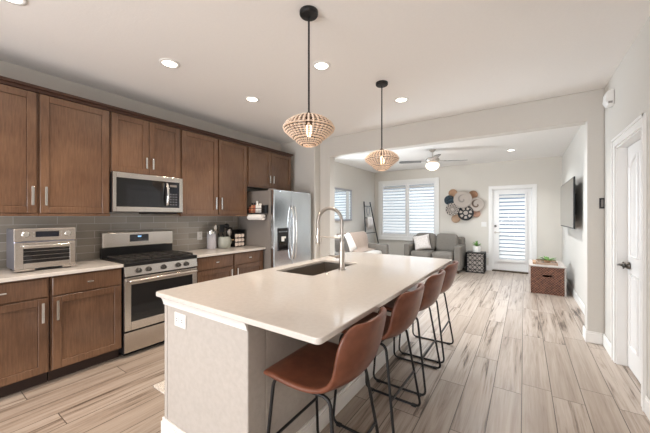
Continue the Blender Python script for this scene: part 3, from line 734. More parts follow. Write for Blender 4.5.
# crown along the end (faces -Y) and left side
mb.prism([(IY0 - o, z) for o, z in prof], IX0 - .0, IX1, 'x')
v = [(IX0 - o * .2, z) for o, z in prof]; mb.prism(v, IY0 - .0, IY1, 'y')
rings = [mb.ring([(IX0, IY0 - o, z) for o, z in prof]), mb.ring([(IX0 - o * .2, IY0 - o, z) for o, z in prof]), mb.ring([(IX0 - o * .2, IY0, z) for o, z in prof])]
mb.skin(rings, cap=False)
obj('crown_trim', mb, M['trim'], t, label='white crown trim under the countertop')
mb = MB(); bt = .016
for (x0, x1, ya, yb) in ((IX0 - bt, IX1 + bt, IY0 - bt, IY0), (IX1, IX1 + bt, IY0, IY1), (IX0 - bt, IX0, IY0, IY1)):
    mb.box(x0, x1, ya, yb, 0, .105)
    mb.box(x0 + (.006 if x0 < IX0 else 0), x1 - (.006 if x1 > IX1 else 0), ya + (.006 if ya < IY0 else 0), yb, .105, .128)
obj('baseboard', mb, M['trim'], t, bevel=.003, label='white baseboard around the island')
oc = obj('outlet', MB().box(-1.722, -1.604, IY0 - .006, IY0 - .0005, .722, .804), M['plastic'], t, bevel=.002, label='white horizontal outlet plate')
for u in (-1.690, -1.636):
    s_ = obj('socket', MB().box(u - .018, u + .018, IY0 - .009, IY0 - .006, .744, .782), M['plastic'], oc, bevel=.002)
    obj('slot', MB().box(u - .008, u + .006, IY0 - .0096, IY0 - .009, .768, .771).box(u - .008, u + .006, IY0 - .0096, IY0 - .009, .755, .758), M['black'], s_)
# countertop with sink cut-out
CX0, CX1, CY0, CY1 = -1.848, -.626, .885, 3.33
SX0, SX1, SY0, SY1 = -1.735, -1.335, 1.80, 2.55
bm = bmesh.new(); xs = [CX0, SX0, SX1, CX1]; ysv = [CY0, SY0, SY1, CY1]
V = {}
for k, z in enumerate((.8895, .9165)):
    for i, x in enumerate(xs):
        for j, y in enumerate(ysv): V[i, j, k] = bm.verts.new((x, y, z))
for i in range(3):
    for j in range(3):
        if (i, j) == (1, 1): continue
        bm.faces.new((V[i, j, 1], V[i + 1, j, 1], V[i + 1, j + 1, 1], V[i, j + 1, 1])); bm.faces.new((V[i, j, 0], V[i, j + 1, 0], V[i + 1, j + 1, 0], V[i + 1, j, 0]))
for i in range(3):
    bm.faces.new((V[i, 0, 0], V[i + 1, 0, 0], V[i + 1, 0, 1], V[i, 0, 1])); bm.faces.new((V[i, 3, 0], V[i, 3, 1], V[i + 1, 3, 1], V[i + 1, 3, 0]))
    bm.faces.new((V[0, i, 0], V[0, i, 1], V[0, i + 1, 1], V[0, i + 1, 0])); bm.faces.new((V[3, i, 0], V[3, i + 1, 0], V[3, i + 1, 1], V[3, i, 1]))
for a_, b_ in (((1, 1), (2, 1)), ((2, 1), (2, 2)), ((2, 2), (1, 2)), ((1, 2), (1, 1))):
    bm.faces.new((V[a_[0], a_[1], 0], V[a_[0], a_[1], 1], V[b_[0], b_[1], 1], V[b_[0], b_[1], 0]))
# round the outer and inner vertical corners
ed = [e for e in bm.edges if abs(e.verts[0].co.x - e.verts[1].co.x) < 1e-6 and abs(e.verts[0].co.y - e.verts[1].co.y) < 1e-6 and (round(e.verts[0].co.x, 3) in (round(CX0, 3), round(CX1, 3)) and round(e.verts[0].co.y, 3) in (round(CY0, 3), round(CY1, 3)) or (round(e.verts[0].co.x, 3) in (round(SX0, 3), round(SX1, 3)) and round(e.verts[0].co.y, 3) in (round(SY0, 3), round(SY1, 3))))]
bmesh.ops.bevel(bm, geom=ed, offset=.025, segments=5, affect='EDGES', profile=.5)
mb = MB.__new__(MB); mb.bm = bm
tag(obj('island_countertop', mb, M['quartz'], bevel=.005, seg=3), 'long white quartz countertop of the kitchen island', 'countertop')
# sink basin
t = thing('kitchen_sink', 'undermount steel sink in the island countertop', 'sink', ((SX0 + SX1) / 2, (SY0 + SY1) / 2, .66))
e = .008; mb = MB(); bz = .665
mb.box(SX0 - .015, SX0 - .003 + e * 0, SY0 - .015, SY1 + .015, bz, .883); mb.box(SX1 + .003, SX1 + .015, SY0 - .015, SY1 + .015, bz, .883)
mb.box(SX0 - .003, SX1 + .003, SY0 - .015, SY0 - .003, bz, .883); mb.box(SX0 - .003, SX1 + .003, SY1 + .003, SY1 + .015, bz, .883); mb.box(SX0 - .015, SX1 + .015, SY0 - .015, SY1 + .015, bz - .012, bz)
obj('basin', mb, M['basin'], t)
obj('drain', MB().lathe([(.045, 0), (.045, .004), (.02, .006)], ((SX0 + SX1) / 2, (SY0 + SY1) / 2, bz), 20), M['chrome'], t)
tag(obj('air_switch', MB().lathe([(.016, 0), (.016, .006), (.010, .010)], (-1.29, 1.93, .9155), 16), M['nickel']), 'small round nickel air switch on the countertop by the sink', 'switch')
# faucet
fx, fy = -1.285, 2.15
t = thing('kitchen_faucet', 'tall spring-coil pull-down faucet beside the island sink', 'faucet', (fx, fy, .9165))
obj('base', MB().lathe([(.033, 0), (.033, .008), (.025, .012), (.024, .16), (.020, .17), (.019, .24)], (fx, fy, .9165), 20), M['nickel'], t, smooth=False, bevel=.001)
path = [(fx, fy, 1.13 + i * .02) for i in range(10)]
R = .125; zc = 1.318
dirx, diry = -1.0, 0.0
path += [(fx - R + R * math.cos(a), fy, zc + R * math.sin(a)) for a in [PI * i / 20 for i in range(1, 21)]]
path += [(fx - 2 * R, fy, zc - .02 * i) for i in range(1, 4)]
obj('hose', MB().tube(path, .010, 8), M['nickel'], t, smooth=True)
# spring coil around the path
P = [Vector(p) for p in path]; coil = []; turns = 62; N = turns * 8
L = [0]
for a, b in zip(P, P[1:]): L.append(L[-1] + (b - a).length)
for i in range(N + 1):
    s = L[-1] * i / N; k = max(j for j in range(len(L)) if L[j] <= s + 1e-9); k = min(k, len(P) - 2)
    tt = (s - L[k]) / (L[k + 1] - L[k]); p = P[k].lerp(P[k + 1], tt); tg = (P[k + 1] - P[k]).normalized()
    n1 = Vector((0, 1, 0)); n2 = tg.cross(n1); ph = 2 * PI * turns * i / N
    coil.append(p + (n1 * math.cos(ph) + n2 * math.sin(ph)) * .0145)
obj('spring_coil', MB().tube(coil, .0028, 4), M['nickel'], t, smooth=True)
hx = fx - 2 * R
obj('spray_head', MB().lathe([(.012, .02), (.017, 0), (.017, -.05), (.014, -.06), (.020, -.12), (.023, -.135), (.018, -.14)], (hx, fy, 1.262), 18), M['nickel'], t, smooth=False)
mb = MB(); mb.tube([(fx, fy, 1.185), (hx + .02, fy, 1.19)], .006, 8); mb.lathe([(.024, -.012), (.024, .012)], (hx, fy, 1.19), 16)
obj('docking_arm', mb, M['nickel'], t)
mb = MB(); mb.tube([(fx, fy, 1.03), (fx - .03, fy - .05, 1.03)], .014, 10); mb.tube([(fx - .03, fy - .05, 1.03), (fx - .075, fy - .095, 1.045)], [.008, .006], 8)
obj('lever', mb, M['nickel'], t)
mb = MB(); mb.tube([(hx + .022, fy, 1.20), (hx + .035, fy, 1.17), (hx + .028, fy, 1.12)], .006, 6)
obj('spray_trigger', mb, M['nickel'], t)
# mat beside island
tag(obj('kitchen_mat', MB().box(-2.47, -1.86, 1.17, 2.4, 0, .012), M['mat_rug'], bevel=.004), 'pale speckled floor mat in front of the sink side of the island', 'mat')

# ================================================================ STOOLS
def stool():
    t = thing('bar_stool', 'x', 'bar stool', (0, 0, 0), 'leather bar stools along the island')
    # profile (b towards back = +x, z)
    prof = [(-.262, .592), (-.256, .610), (-.225, .618), (-.13, .608), (-.05, .600), (.03, .600), (.10, .610), (.155, .636), (.19, .68), (.212, .74), (.228, .80), (.241, .86), (.252, .905), (.257, .922)]
    hw = [.205, .224, .234, .238, .238, .236, .233, .230, .226, .222, .218, .210, .188, .150]
    lift = [0, 0, .002, .006, .010, .016, .026, .040, .046, .036, .020, .006, -.004, -.012]
    wrap = [0, 0, 0, 0, 0, .0, .006, .022, .045, .062, .070, .070, .064, .055]
    G = []; nu = 15
    for (b, z), h, l, wr in zip(prof, hw, lift, wrap):
        row = []
        for j in range(nu):
            u = -1 + 2 * j / (nu - 1); k = abs(u) ** 2.6
            row.append((b - wr * k, h * (u if abs(u) < 1 else u), z + l * k))
        G.append(row)
    seat = obj('seat_shell', MB().sheet(G, .026), M['leather'], t, smooth=True, sub=1, label='brown leather bucket seat with curved back')
    # stitched inner cushion seam
    mb = MB(); row = []
    for s in (-1, 1):
        loop = [(-.225, s * .175, .583), (.0, s * .175, .578), (.10, s * .175, .583), (.185, s * .24, .009), (-.248, s * .24, .009)]
        path = round_path(loop, .05, 6, loop=True)
        obj('side_frame', MB().tube(path, .0085, 10, loop=True), M['black'], t, smooth=True, label='black metal tube sled frame')
        mb = MB()
        for x in (-.20, .135): mb.box(x - .016, x + .016, s * .24 - .011, s * .24 + .011, 0, .016)
        obj('foot_pad', mb, M['rubber'], t)
    def at(s, top, bot, z):
        k = (z - .009) / (.583 - .009); return (bot[0] + (top[0] - bot[0]) * k, s * (.24 + (.175 - .24) * k), z)
    zf = .27
    obj('footrest', MB().tube([at(-1, (-.225, 0), (-.248, 0), zf), at(1, (-.225, 0), (-.248, 0), zf)], .008, 8), M['black'], t)
    obj('rear_crossbar', MB().tube([at(-1, (.10, 0), (.185, 0), zf), at(1, (.10, 0), (.185, 0), zf)], .008, 8), M['black'], t)
    obj('seat_support', MB().tube([(-.17, -.175, .581), (-.17, .175, .581)], .008, 8).tube([(.05, -.175, .579), (.05, .175, .579)], .008, 8), M['black'], t)
    return t
st0 = stool()
SL = ['brown leather bar stool nearest the viewer, tucked under the island corner', 'second brown leather bar stool from the viewer along the island',
      'third brown leather bar stool from the viewer along the island', 'farthest brown leather bar stool at the living room end of the island']
for i, (y, l, rz) in enumerate(zip((1.235, 1.875, 2.50, 3.10), SL, (.02, -.02, 0, .02))):
    o = st0 if i == 0 else copy_tree(st0)
    o.location = (-.798, y, 0); o.rotation_euler = (0, 0, rz); o['label'] = l

# ================================================================ PENDANTS
def pendant():
    t = thing('pendant_light', 'x', 'pendant light', (0, 0, 2.74), 'beaded pendant lights over the island')
    obj('canopy', MB().lathe([(.062, 0), (.062, -.022), (.055, -.03), (.01, -.034)], (0, 0, 2.74), 28), M['black'], t, bevel=.002, label='black ceiling canopy')
    obj('cord', MB().tube([(0, 0, 2.71), (0, 0, 2.06)], .0065, 8), M['black'], t, label='black hanging cord')
    obj('socket', MB().lathe([(.012, .02), (.022, .01), (.022, -.055), (.016, -.06)], (0, 0, 2.045), 16), mat('dark_bronze', (.08, .05, .035), .4, .6), t)
    obj('bulb', MB().lathe([(.008, .0), (.018, -.015), (.024, -.04), (.022, -.065), (.008, -.082)], (0, 0, 1.985), 16), M['bulb'], t, smooth=True, label='glowing filament bulb')
    prof = [(.030, 2.036), (.08, 2.030), (.12, 2.012), (.150, 1.988), (.167, 1.960), (.160, 1.942), (.135, 1.920), (.112, 1.900), (.094, 1.888), (.082, 1.872), (.058, 1.854), (.036, 1.844)]
    sh = MB()
    for r, z in (prof[0], prof[4], prof[8], prof[-1]): sh.tube([(r * math.cos(2 * PI * k / 36), r * math.sin(2 * PI * k / 36), z) for k in range(36)], .0035, 5, loop=True)
    sh = obj('shade_frame', sh, M['bead'], t, smooth=True, label='wire rings of the shade')
    # dense bead strands
    mb = MB(); dens = []
    for (r0, z0), (r1, z1) in zip(prof, prof[1:]):
        n = max(1, int(round(math.hypot(r1 - r0, z1 - z0) / .0195)))
        for i in range(n): dens.append((r0 + (r1 - r0) * i / n, z0 + (z1 - z0) * i / n))
    dens.append(prof[-1])
    for i, (r, z) in enumerate(dens):
        n = 34
        for k in range(n):
            a = 2 * PI * (k + .0 * (i % 2)) / n; br = min(.0098, PI * r / n * .80)
            mt = Matrix.Translation((r * math.cos(a), r * math.sin(a), z)) @ Matrix.Diagonal((br, br, .0080, 1))
            bmesh.ops.create_icosphere(mb.bm, subdivisions=1, radius=1, matrix=mt)
    wr = MB()
    for (r, z), (r1, z1) in zip(dens, dens[1:]):
        rm, zm = (r + r1) / 2, (z + z1) / 2
        wr.tube([(rm * math.cos(2 * PI * k / 30), rm * math.sin(2 * PI * k / 30), zm) for k in range(30)], .0022, 4, loop=True)
    obj('bead_rings', wr, bpy.data.materials['dark_bronze'], sh, label='thin bronze wire rings between the beads')
    o = obj('bead_strands', mb, M['bead'], sh, smooth=True, label='rows of blush wooden beads'); o['kind'] = 'stuff'
    return t
p0 = pendant(); p1 = copy_tree(p0)
p0.location = (-1.19, 1.56, 2.74); p0['label'] = 'beaded pendant light nearer the viewer, over the island'
p1.location = (-1.205, 2.81, 2.74); p1['label'] = 'beaded pendant light farther away, over the living room end of the island'
for p, n in ((p0, 1), (p1, 2)): point('pendant_glow', (p.location.x, p.location.y, 1.935), 24, .02, (1, .74, .48))

# ================================================================ CEILING LIGHTS
cl_labels = {0: 'recessed ceiling light above the stove, larger of the left pair', 1: 'recessed ceiling light near the refrigerator end of the cabinets', 2: 'recessed ceiling light beside the nearer pendant cord',
    3: 'recessed ceiling light right of the farther pendant cord', 4: 'recessed ceiling light cut off at the top left picture corner', 5: 'recessed ceiling light in the living room near the patio door'}
def can():
    t = thing('recessed_light', 'x', 'ceiling light', (0, 0, 2.74), 'round recessed ceiling lights')
    obj('trim_ring', MB().lathe([(.085, 0), (.085, -.004), (.062, -.009), (.060, -.0005)], (0, 0, 2.7399), 28), M['plastic'], t, smooth=True)
    obj('lens', MB().lathe([(.060, -.001), (.060, -.004), (.01, -.005)], (0, 0, 2.7399), 28), M['lens'], t, label='glowing lens')
    return t
c0 = can()
for i, (x, y) in enumerate(CANS + LIV_CANS):
    o = c0 if i == 0 else copy_tree(c0)
    o.location = (x, y, 2.74); o['label'] = cl_labels[i]

# ================================================================ CEILING FAN
t = thing('ceiling_fan', 'brushed nickel ceiling fan with dark blades and lit glass bowl in the living room', 'ceiling fan', (-1.55, 6.2, 2.74))
cx, cy = -1.55, 6.2
obj('canopy', MB().lathe([(.07, 0), (.065, -.02), (.03, -.05), (.014, -.06)], (cx, cy, 2.74), 24), M['nickel'], t, smooth=True)
obj('downrod', MB().tube([(cx, cy, 2.69), (cx, cy, 2.56)], .013, 10), M['nickel'], t)
obj('motor_housing', MB().lathe([(.03, .06), (.11, .045), (.135, .02), (.135, -.02), (.10, -.045), (.08, -.06)], (cx, cy, 2.52), 28), M['nickel'], t, smooth=True)
for k in range(4):
    a = math.radians(34.2 - 12) + 2 * PI * k / 4
    mt = Matrix.Translation((cx, cy, 2.50)) @ Matrix.Rotation(a, 4, 'Z')
    mb = MB(); out = [(.22, -.045), (.40, -.058), (.62, -.062), (.655, -.045), (.665, 0), (.655, .045), (.62, .062), (.40, .058), (.22, .045)]
    rr = mt @ Matrix.Rotation(math.radians(10), 4, 'X')
    mb.skin([mb.ring([rr @ Vector((x, y, -.004)) for x, y in out]), mb.ring([rr @ Vector((x, y, .004)) for x, y in out])])
    bl = obj('blade', mb, M['blade'], t)
    mb = MB(); mb.boxm(mt @ Matrix.Translation((.18, 0, .004)), .16, .03, .008)
    obj('blade_bracket', mb, M['nickel'], bl)
obj('light_bowl', MB().lathe([(.085, .0), (.125, -.015), (.135, -.05), (.12, -.095), (.08, -.13), (.03, -.145), (.008, -.148)], (cx, cy, 2.465), 28), M['globe'], t, smooth=True, label='lit opal glass bowl')
obj('finial', MB().lathe([(.012, 0), (.016, -.01), (.006, -.03)], (cx, cy, 2.317), 12), M['nickel'], t)
mb = MB(); mb.tube([(cx + .05, cy - .08, 2.44), (cx + .05, cy - .09, 2.16)], .0015, 5); mb.sphere((cx + .05, cy - .09, 2.155), .007, 8, 6)
obj('pull_chain', mb, M['nickel'], t)
point('fan_glow', (cx, cy, 2.20), 5, .08, (1, .88, .76))

# ================================================================ TV, thermostat, sensor
t = thing('television', 'black flat television mounted on the right living room wall', 'television', (.60, 6.5, 1.2))
obj('casing', MB().box(.602, .622, 5.60, 7.44, 1.185, 1.96), M['black'], t, bevel=.006)
obj('screen', MB().box(.598, .603, 5.615, 7.425, 1.205, 1.945), M['tv'], t, label='dark glossy screen')
obj('wall_bracket', MB().box(.622, .709, 6.3, 6.75, 1.4, 1.75), M['black'], t)
t = thing('thermostat', 'black wall thermostat on the pier beside the white door', 'thermostat', (.66, HY0, 1.46))
obj('back_plate', MB().box(.668, .7095, HY0 - .012, HY0 - .0005, 1.455, 1.568), M['black'], t, bevel=.003)
obj('face', MB().box(.682, .700, HY0 - .018, HY0 - .012, 1.472, 1.552), M['fridge_side'], t, bevel=.002, label='grey thermostat face')
t = thing('motion_sensor', 'white plastic motion sensor high in the right wall corner', 'sensor', (.66, 3.9, 2.475))
mb = MB(); mb.prism([(XR - .001, 2.575), (XR - .03, 2.58), (XR - .06, 2.56), (XR - .066, 2.48), (XR - .045, 2.44), (XR - .001, 2.435)], 3.83, 3.96, 'y')
obj('housing', mb, M['plastic'], t, bevel=.006)
obj('lens', MB().box(XR - .045, XR - .015, 3.826, 3.83, 2.45, 2.47), mat('grey_sensor_lens', (.3, .28, .26), .3), t)

# ================================================================ WALL BASKETS
def ray_px(px, py, y):    # planning helper kept numeric: returns x,z on plane Y=y seen from the viewpoint
    F = 293.; a = math.atan(199 / 293); s = (px - 325) / F
    dx = -math.sin(a) + s * math.cos(a); dy = math.cos(a) + s * math.sin(a); k = y / dy
    return dx * k, 1.37 + k * (216.5 - py) / F
def swirl_mat(name, c1, c2, c3, mode):
    m = mat(name, c1, .9); t = NT(m)
    tc = t.n('ShaderNodeTexCoord'); sp = t.n('ShaderNodeSeparateXYZ', {0: tc.outputs['Object']})
    x, z = sp.outputs[0], sp.outputs[2]
    r = t.math('SQRT', t.math('ADD', t.math('MULTIPLY', x, x), t.math('MULTIPLY', z, z))); an = t.math('DIVIDE', t.math('ARCTAN2', z, x), 2 * PI)
    if mode == 'swirl':
        f = t.math('FRACT', t.math('ADD', an, t.math('MULTIPLY', r, 6.0)))
        c = t.ramp(f, [(0, c2), (.18, c2), (.22, c1), (.9, c1), (1, c2)])
        rim = t.math('GREATER_THAN', r, .13)
        c = t.n('ShaderNodeMix', {0: rim, 6: c, 7: (*c1, 1)}, data_type='RGBA').outputs[2]
    elif mode == 'petal':
        f = t.math('SINE', t.math('MULTIPLY', an, 2 * PI * 7))
        band = t.math('MULTIPLY', t.math('GREATER_THAN', r, .085), t.math('LESS_THAN', r, .15))
        k = t.math('MULTIPLY', t.math('GREATER_THAN', f, -.2), band)
        k = t.math('MAXIMUM', k, t.math('LESS_THAN', r, .055))
        c = t.n('ShaderNodeMix', {0: k, 6: (*c2, 1), 7: (*c1, 1)}, data_type='RGBA').outputs[2]
    elif mode == 'check':
        f = t.math('SINE', t.math('MULTIPLY', an, 2 * PI * 12)); g = t.math('SINE', t.math('MULTIPLY', r, 95))
        k = t.math('GREATER_THAN', t.math('MULTIPLY', f, g), .15)
        k = t.math('MULTIPLY', k, t.math('GREATER_THAN', r, .04))
        c = t.n('ShaderNodeMix', {0: k, 6: (*c1, 1), 7: (*c2, 1)}, data_type='RGBA').outputs[2]
    else:
        n = t.n('ShaderNodeTexNoise', {'Vector': tc.outputs['Object'], 'Scale': 30.}); c = t.ramp(n.outputs[0], [(.4, c1), (.6, c2)])
    t.l(c, t.b.inputs['Base Color'])
    t.bump(t.math('SINE', t.math('MULTIPLY', r, 420)), .5, .004)
    return m
CRM, BLK, BRN, NVY = (.48, .42, .37), (.022, .024, .028), (.15, .105, .08), (.022, .032, .042)
bk = [((452.9, 193.3), .110, 0, M['tan'], 'small tan woven basket, top left of the wall cluster'),
      ((473.2, 194.8), .110, 0, mat('b', (.3, .17, .1), .9) and noisy('brown_woven_seagrass', (.27, .15, .085), (.36, .21, .13), 70, .9, bump=.6), 'small brown woven basket, top right of the wall cluster'),
      ((476.3, 213.5), .098, 0, noisy('rosy_brown_woven_seagrass', (.37, .22, .16), (.46, .29, .21), 70, .9, bump=.6), 'small rosy brown basket at the right bottom of the cluster'),
      ((455.8, 218.7), .110, 0, noisy('light_brown_woven_seagrass', (.36, .24, .16), (.46, .32, .22), 70, .9, bump=.6), 'small light brown basket, lowest of the wall cluster'),
      ((449.4, 200.2), .130, .02, swirl_mat('navy_woven', NVY, (.05, .08, .10), NVY, 'plain'), 'navy woven basket at the left of the wall cluster'),
      ((476.8, 204.4), .180, .03, swirl_mat('brown_swirl_woven', CRM, BRN, BRN, 'swirl'), 'cream basket with brown swirl, right side of the cluster'),
      ((465.6, 212.9), .195, .035, swirl_mat('black_petal_woven', CRM, BLK, BLK, 'petal'), 'black basket with pale petal ring, bottom of the cluster'),
      ((452.3, 209.4), .170, .045, swirl_mat('black_check_woven', CRM, BLK, BLK, 'check'), 'cream basket with black checkered dots, left of the black one'),
      ((462.7, 199.4), .225, .06, swirl_mat('grey_swirl_woven', CRM, (.30, .27, .25), BRN, 'swirl'), 'largest cream basket with grey swirl in the cluster centre')]
for (px, r, off, m_, lab) in bk:
    x, z = ray_px(px[0], px[1], YB - .03 - off)
    yb = YB - off - .001
    prof = [(.004, -.012), (r * .5, -.014), (r * .78, -.024), (r, -.046), (r * 1.01, -.040), (r * .80, -.012), (r * .5, -.002), (.004, -.0)]
    mb = MB(); mb.lathe(prof, (x, yb, z), 36, 'y')
    o = obj('wall_basket', mb, m_, smooth=True, origin=(x, yb, z)); tag(o, lab, 'basket', 'woven baskets on the back wall')

# ================================================================ WALL MIRROR + LADDER
t = thing('wall_mirror', 'silver-framed mirror on the living room left wall', 'mirror', (LX, 6.2, 1.26))
my0, my1, mz0, mz1 = 5.80, 6.96, 1.26, 2.09
mb = MB(); fw = .045
for (p, q, z0, z1) in ((my0, my0 + fw, mz0, mz1), (my1 - fw, my1, mz0, mz1), (my0 + fw, my1 - fw, mz0, mz0 + fw), (my0 + fw, my1 - fw, mz1 - fw, mz1)): mb.box(LX + .001, LX + .04, p, q, z0, z1)
obj('frame', mb, M['silver'], t, bevel=.006)
obj('mirror_glass', MB().box(LX + .001, LX + .022, my0 + fw, my1 - fw, mz0 + fw, mz1 - fw), M['mirror'], t)
t = thing('blanket_ladder', 'black leaning ladder with hanging blankets in the corner by the shutters', 'ladder', (-3.5, 7.6, 0))
A0, A1 = Vector((-3.50, 7.18, .0)), Vector((-3.855, 7.70, 1.80)); B0, B1 = Vector((-3.42, 8.02, .0)), Vector((-3.855, 8.10, 1.80))
obj('rail', MB().tube([A0, A1], .017, 8), M['black'], t); obj('rail', MB().tube([B0, B1], .017, 8), M['black'], t)
for k in (.12, .32, .50, .74, .93): obj('rung', MB().tube([A0.lerp(A1, k), B0.lerp(B1, k)], .013, 8), M['black'], t)
for (k, dz, m_, lab, th) in ((.74, .34, M['pillow_w'], 'white woven blanket on the middle ladder rung', .03), (.93, .22, M['jar'], '', 0)):
    if not th: continue
    a_, b_ = A0.lerp(A1, k), B0.lerp(B1, k); G = []
    for i, (dx, z) in enumerate(((-.03, -dz * .8), (-.028, -.03), (-.015, .012), (.015, .014), (.03, -.03), (.034, -dz * .5), (.03, -dz))):
        G.append([(a_.lerp(b_, .2 + .6 * j / 6) + Vector((dx + .006 * math.sin(j * 2.1), 0, z + .0))) for j in range(7)])
    tag(obj('folded_blanket', MB().sheet(G, .012), m_, smooth=True), lab, 'blanket')
a_, b_ = A0.lerp(A1, .93), B0.lerp(B1, .93); mid = a_.lerp(b_, .5)
wr = MB(); wr.tube([mid + Vector((.02, math.cos(q) * .10, -.14 + math.sin(q) * .13)) for q in [2 * PI * i / 20 for i in range(20)]], .012, 8, loop=True)
tag(obj('wreath', wr, M['silver'], smooth=True), 'dark ring wreath hanging from the top ladder rung', 'wreath')

# ================================================================ SOFAS
def cushion(cx, cy, cz, sx, sy, sz, bulge=.35, rot=None, n=8):
    """soft pillow: rounded box"""
    bm = bmesh.new(); bmesh.ops.create_cube(bm, size=2); bmesh.ops.subdivide_edges(bm, edges=bm.edges[:], cuts=5, use_grid_fill=True)
    for v in bm.verts:
        p = v.co.copy(); l = (abs(p.x) ** 5 + abs(p.y) ** 5 + abs(p.z) ** 5) ** (1 / 5)
        p = p / l if l else p
        k = 1 + bulge * 0
        v.co = Vector((p.x * sx / 2, p.y * sy / 2, p.z * sz / 2))
    mt = Matrix.Translation((cx, cy, cz)) @ (rot or Matrix.Identity(4))
    for v in bm.verts: v.co = mt @ v.co
    mb = MB.__new__(MB); mb.bm = bm; return mb
def throw_pillow(c, s, th, rot):
    bm = bmesh.new(); bmesh.ops.create_grid(bm, x_segments=12, y_segments=12, size=1)
    mb = MB(); n = 12; rings = []
    top = {}; 
    for sgn in (1, -1):
        for i in range(n + 1):
            for j in range(n + 1):
                u, v = -1 + 2 * i / n, -1 + 2 * j / n
                e = (1 - u ** 4) * (1 - v ** 4); pin = 1 - .10 * (1 - abs(u) ** 2) * (abs(v) ** 4) ; pin2 = 1 - .10 * (1 - abs(v) ** 2) * (abs(u) ** 4)
                if sgn < 0 and (i in (0, n) or j in (0, n)): top[i, j, -1] = top[i, j, 1]; continue
                top[i, j, sgn] = mb.bm.verts.new((u * s / 2 * pin2, v * s / 2 * pin, sgn * th / 2 * math.sqrt(max(e, 0))))
        for i in range(n):
            for j in range(n):
                q = [top[i, j, sgn], top[i + 1, j, sgn], top[i + 1, j + 1, sgn], top[i, j + 1, sgn]]
                mb.bm.faces.new(q if sgn > 0 else list(reversed(q)))
    bm.free(); mt = Matrix.Translation(c) @ rot
    for v in mb.bm.verts: v.co = mt @ v.co
    return mb
# loveseat against back wall, faces -Y
t = thing('loveseat', 'grey tweed loveseat under the shuttered window on the back wall', 'sofa', (-1.96, 8.0, 0))
lx0_, lx1_, ly0, ly1 = -2.62, -1.25, 7.55, 8.40
obj('base', MB().box(lx0_ + .13, lx1_ - .13, ly0 + .02, ly1 - .02, .08, .30), M['sofa'], t, bevel=.02)
obj('backrest', MB().box(lx0_ + .02, lx1_ - .02, ly1 - .20, ly1, .08, .84), M['sofa'], t, bevel=.05, seg=4)
for x in (lx0_, lx1_ - .14): obj('armrest', MB().box(x, x + .14, ly0, ly1 - .03, .07, .655), M['sofa'], t, bevel=.03, seg=3)
wc = (lx1_ - lx0_ - .28) / 2
for k in (0, 1):
    xm_ = lx0_ + .14 + wc * (k + .5)
    obj('seat_cushion', cushion(xm_, ly0 + .31, .385, wc - .006, .63, .20), M['sofa'], t, smooth=True)
    obj('back_cushion', cushion(xm_, ly1 - .28, .69, wc - .006, .20, .48, rot=Matrix.Rotation(math.radians(-10), 4, 'X')), M['sofa'], t, smooth=True)
for x in (lx0_ + .06, lx1_ - .06):
    for y in (ly0 + .06, ly1 - .08): obj('leg', MB().lathe([(.022, 0), (.03, .09)], (x, y, 0), 12), mat('dark_wood_leg', (.06, .03, .02), .5) if 'dark_wood_leg' not in bpy.data.materials else bpy.data.materials['dark_wood_leg'], t)
rt = Matrix.Rotation(math.radians(8), 4, 'Z') @ Matrix.Rotation(math.radians(66), 4, 'X') @ Matrix.Rotation(math.radians(12), 4, 'Z')
tag(obj('throw_pillow', throw_pillow((-2.24, 7.88, .68), .43, .17, rt), M['pillow_w'], smooth=True), 'cream pillow standing on the left seat of the loveseat', 'pillow', 'sofa pillows')
# left sofa faces +X
t = thing('sofa', 'grey sofa along the living room left wall facing the television', 'sofa', (-3.25, 6.0, 0))
sx0, sx1, sy0, sy1 = -3.82, -2.84, 4.95, 7.10
obj('base', MB().box(sx0 + .02, sx1 - .02, sy0 + .15, sy1 - .15, .08, .32), M['sofa'], t, bevel=.02)
obj('backrest', MB().box(sx0, sx0 + .22, sy0, sy1, .08, .88), M['sofa_l'], t, bevel=.06, seg=4)
for y in (sy0, sy1 - .17): obj('armrest', MB().box(sx0 + .03, sx1, y, y + .17, .07, .67), M['sofa'], t, bevel=.05, seg=4)
wc = (sy1 - sy0 - .34) / 3
for k in range(3):
    ym = sy0 + .17 + wc * (k + .5)
    obj('seat_cushion', cushion(sx0 + .57, ym, .42, .68, wc - .006, .22), M['sofa_l'], t, smooth=True)
    obj('back_cushion', cushion(sx0 + .30, ym, .71, .22, wc - .006, .48, rot=Matrix.Rotation(math.radians(-10), 4, 'Y')), M['sofa_l'], t, smooth=True)
for x in (sx0 + .06, sx1 - .06):
    for y in (sy0 + .08, sy1 - .08): obj('leg', MB().lathe([(.022, 0), (.03, .09)], (x, y, 0), 12), bpy.data.materials['dark_wood_leg'], t)
# throw over back at far end
G = []
for (x, z) in ((sx1 - .30, .535), (sx0 + .47, .545), (sx0 + .455, .62), (sx0 + .42, .80), (sx0 + .37, .952), (sx0 + .28, .972), (sx0 + .05, .93), (sx0 + .0, .90)):
    G.append([(x + .004 * math.sin(j * 1.7), 6.08 + .92 * j / 9, z + .004 * math.cos(j * 2.3)) for j in range(10)])
tag(obj('throw_blanket', MB().sheet(G, .014), M['throw'], smooth=True), 'beige knit throw draped over the back of the left sofa', 'blanket')
def yrot(a, b, c=0): return Matrix.Rotation(math.radians(c), 4, 'Z') @ Matrix.Rotation(math.radians(a), 4, 'Y') @ Matrix.Rotation(math.radians(b), 4, 'Z')
tag(obj('throw_pillow', throw_pillow((-3.10, 5.14, .77), .42, .16, yrot(75, 10, -8)), M['pillow_d'], smooth=True), 'dark brown pillow at the near end of the left sofa', 'pillow', 'sofa pillows')
tag(obj('throw_pillow', throw_pillow((-3.16, 5.52, .77), .42, .16, yrot(72, 20, -12)), M['pillow_w'], smooth=True), 'cream patterned pillow beside the beige throw on the left sofa', 'pillow', 'sofa pillows')

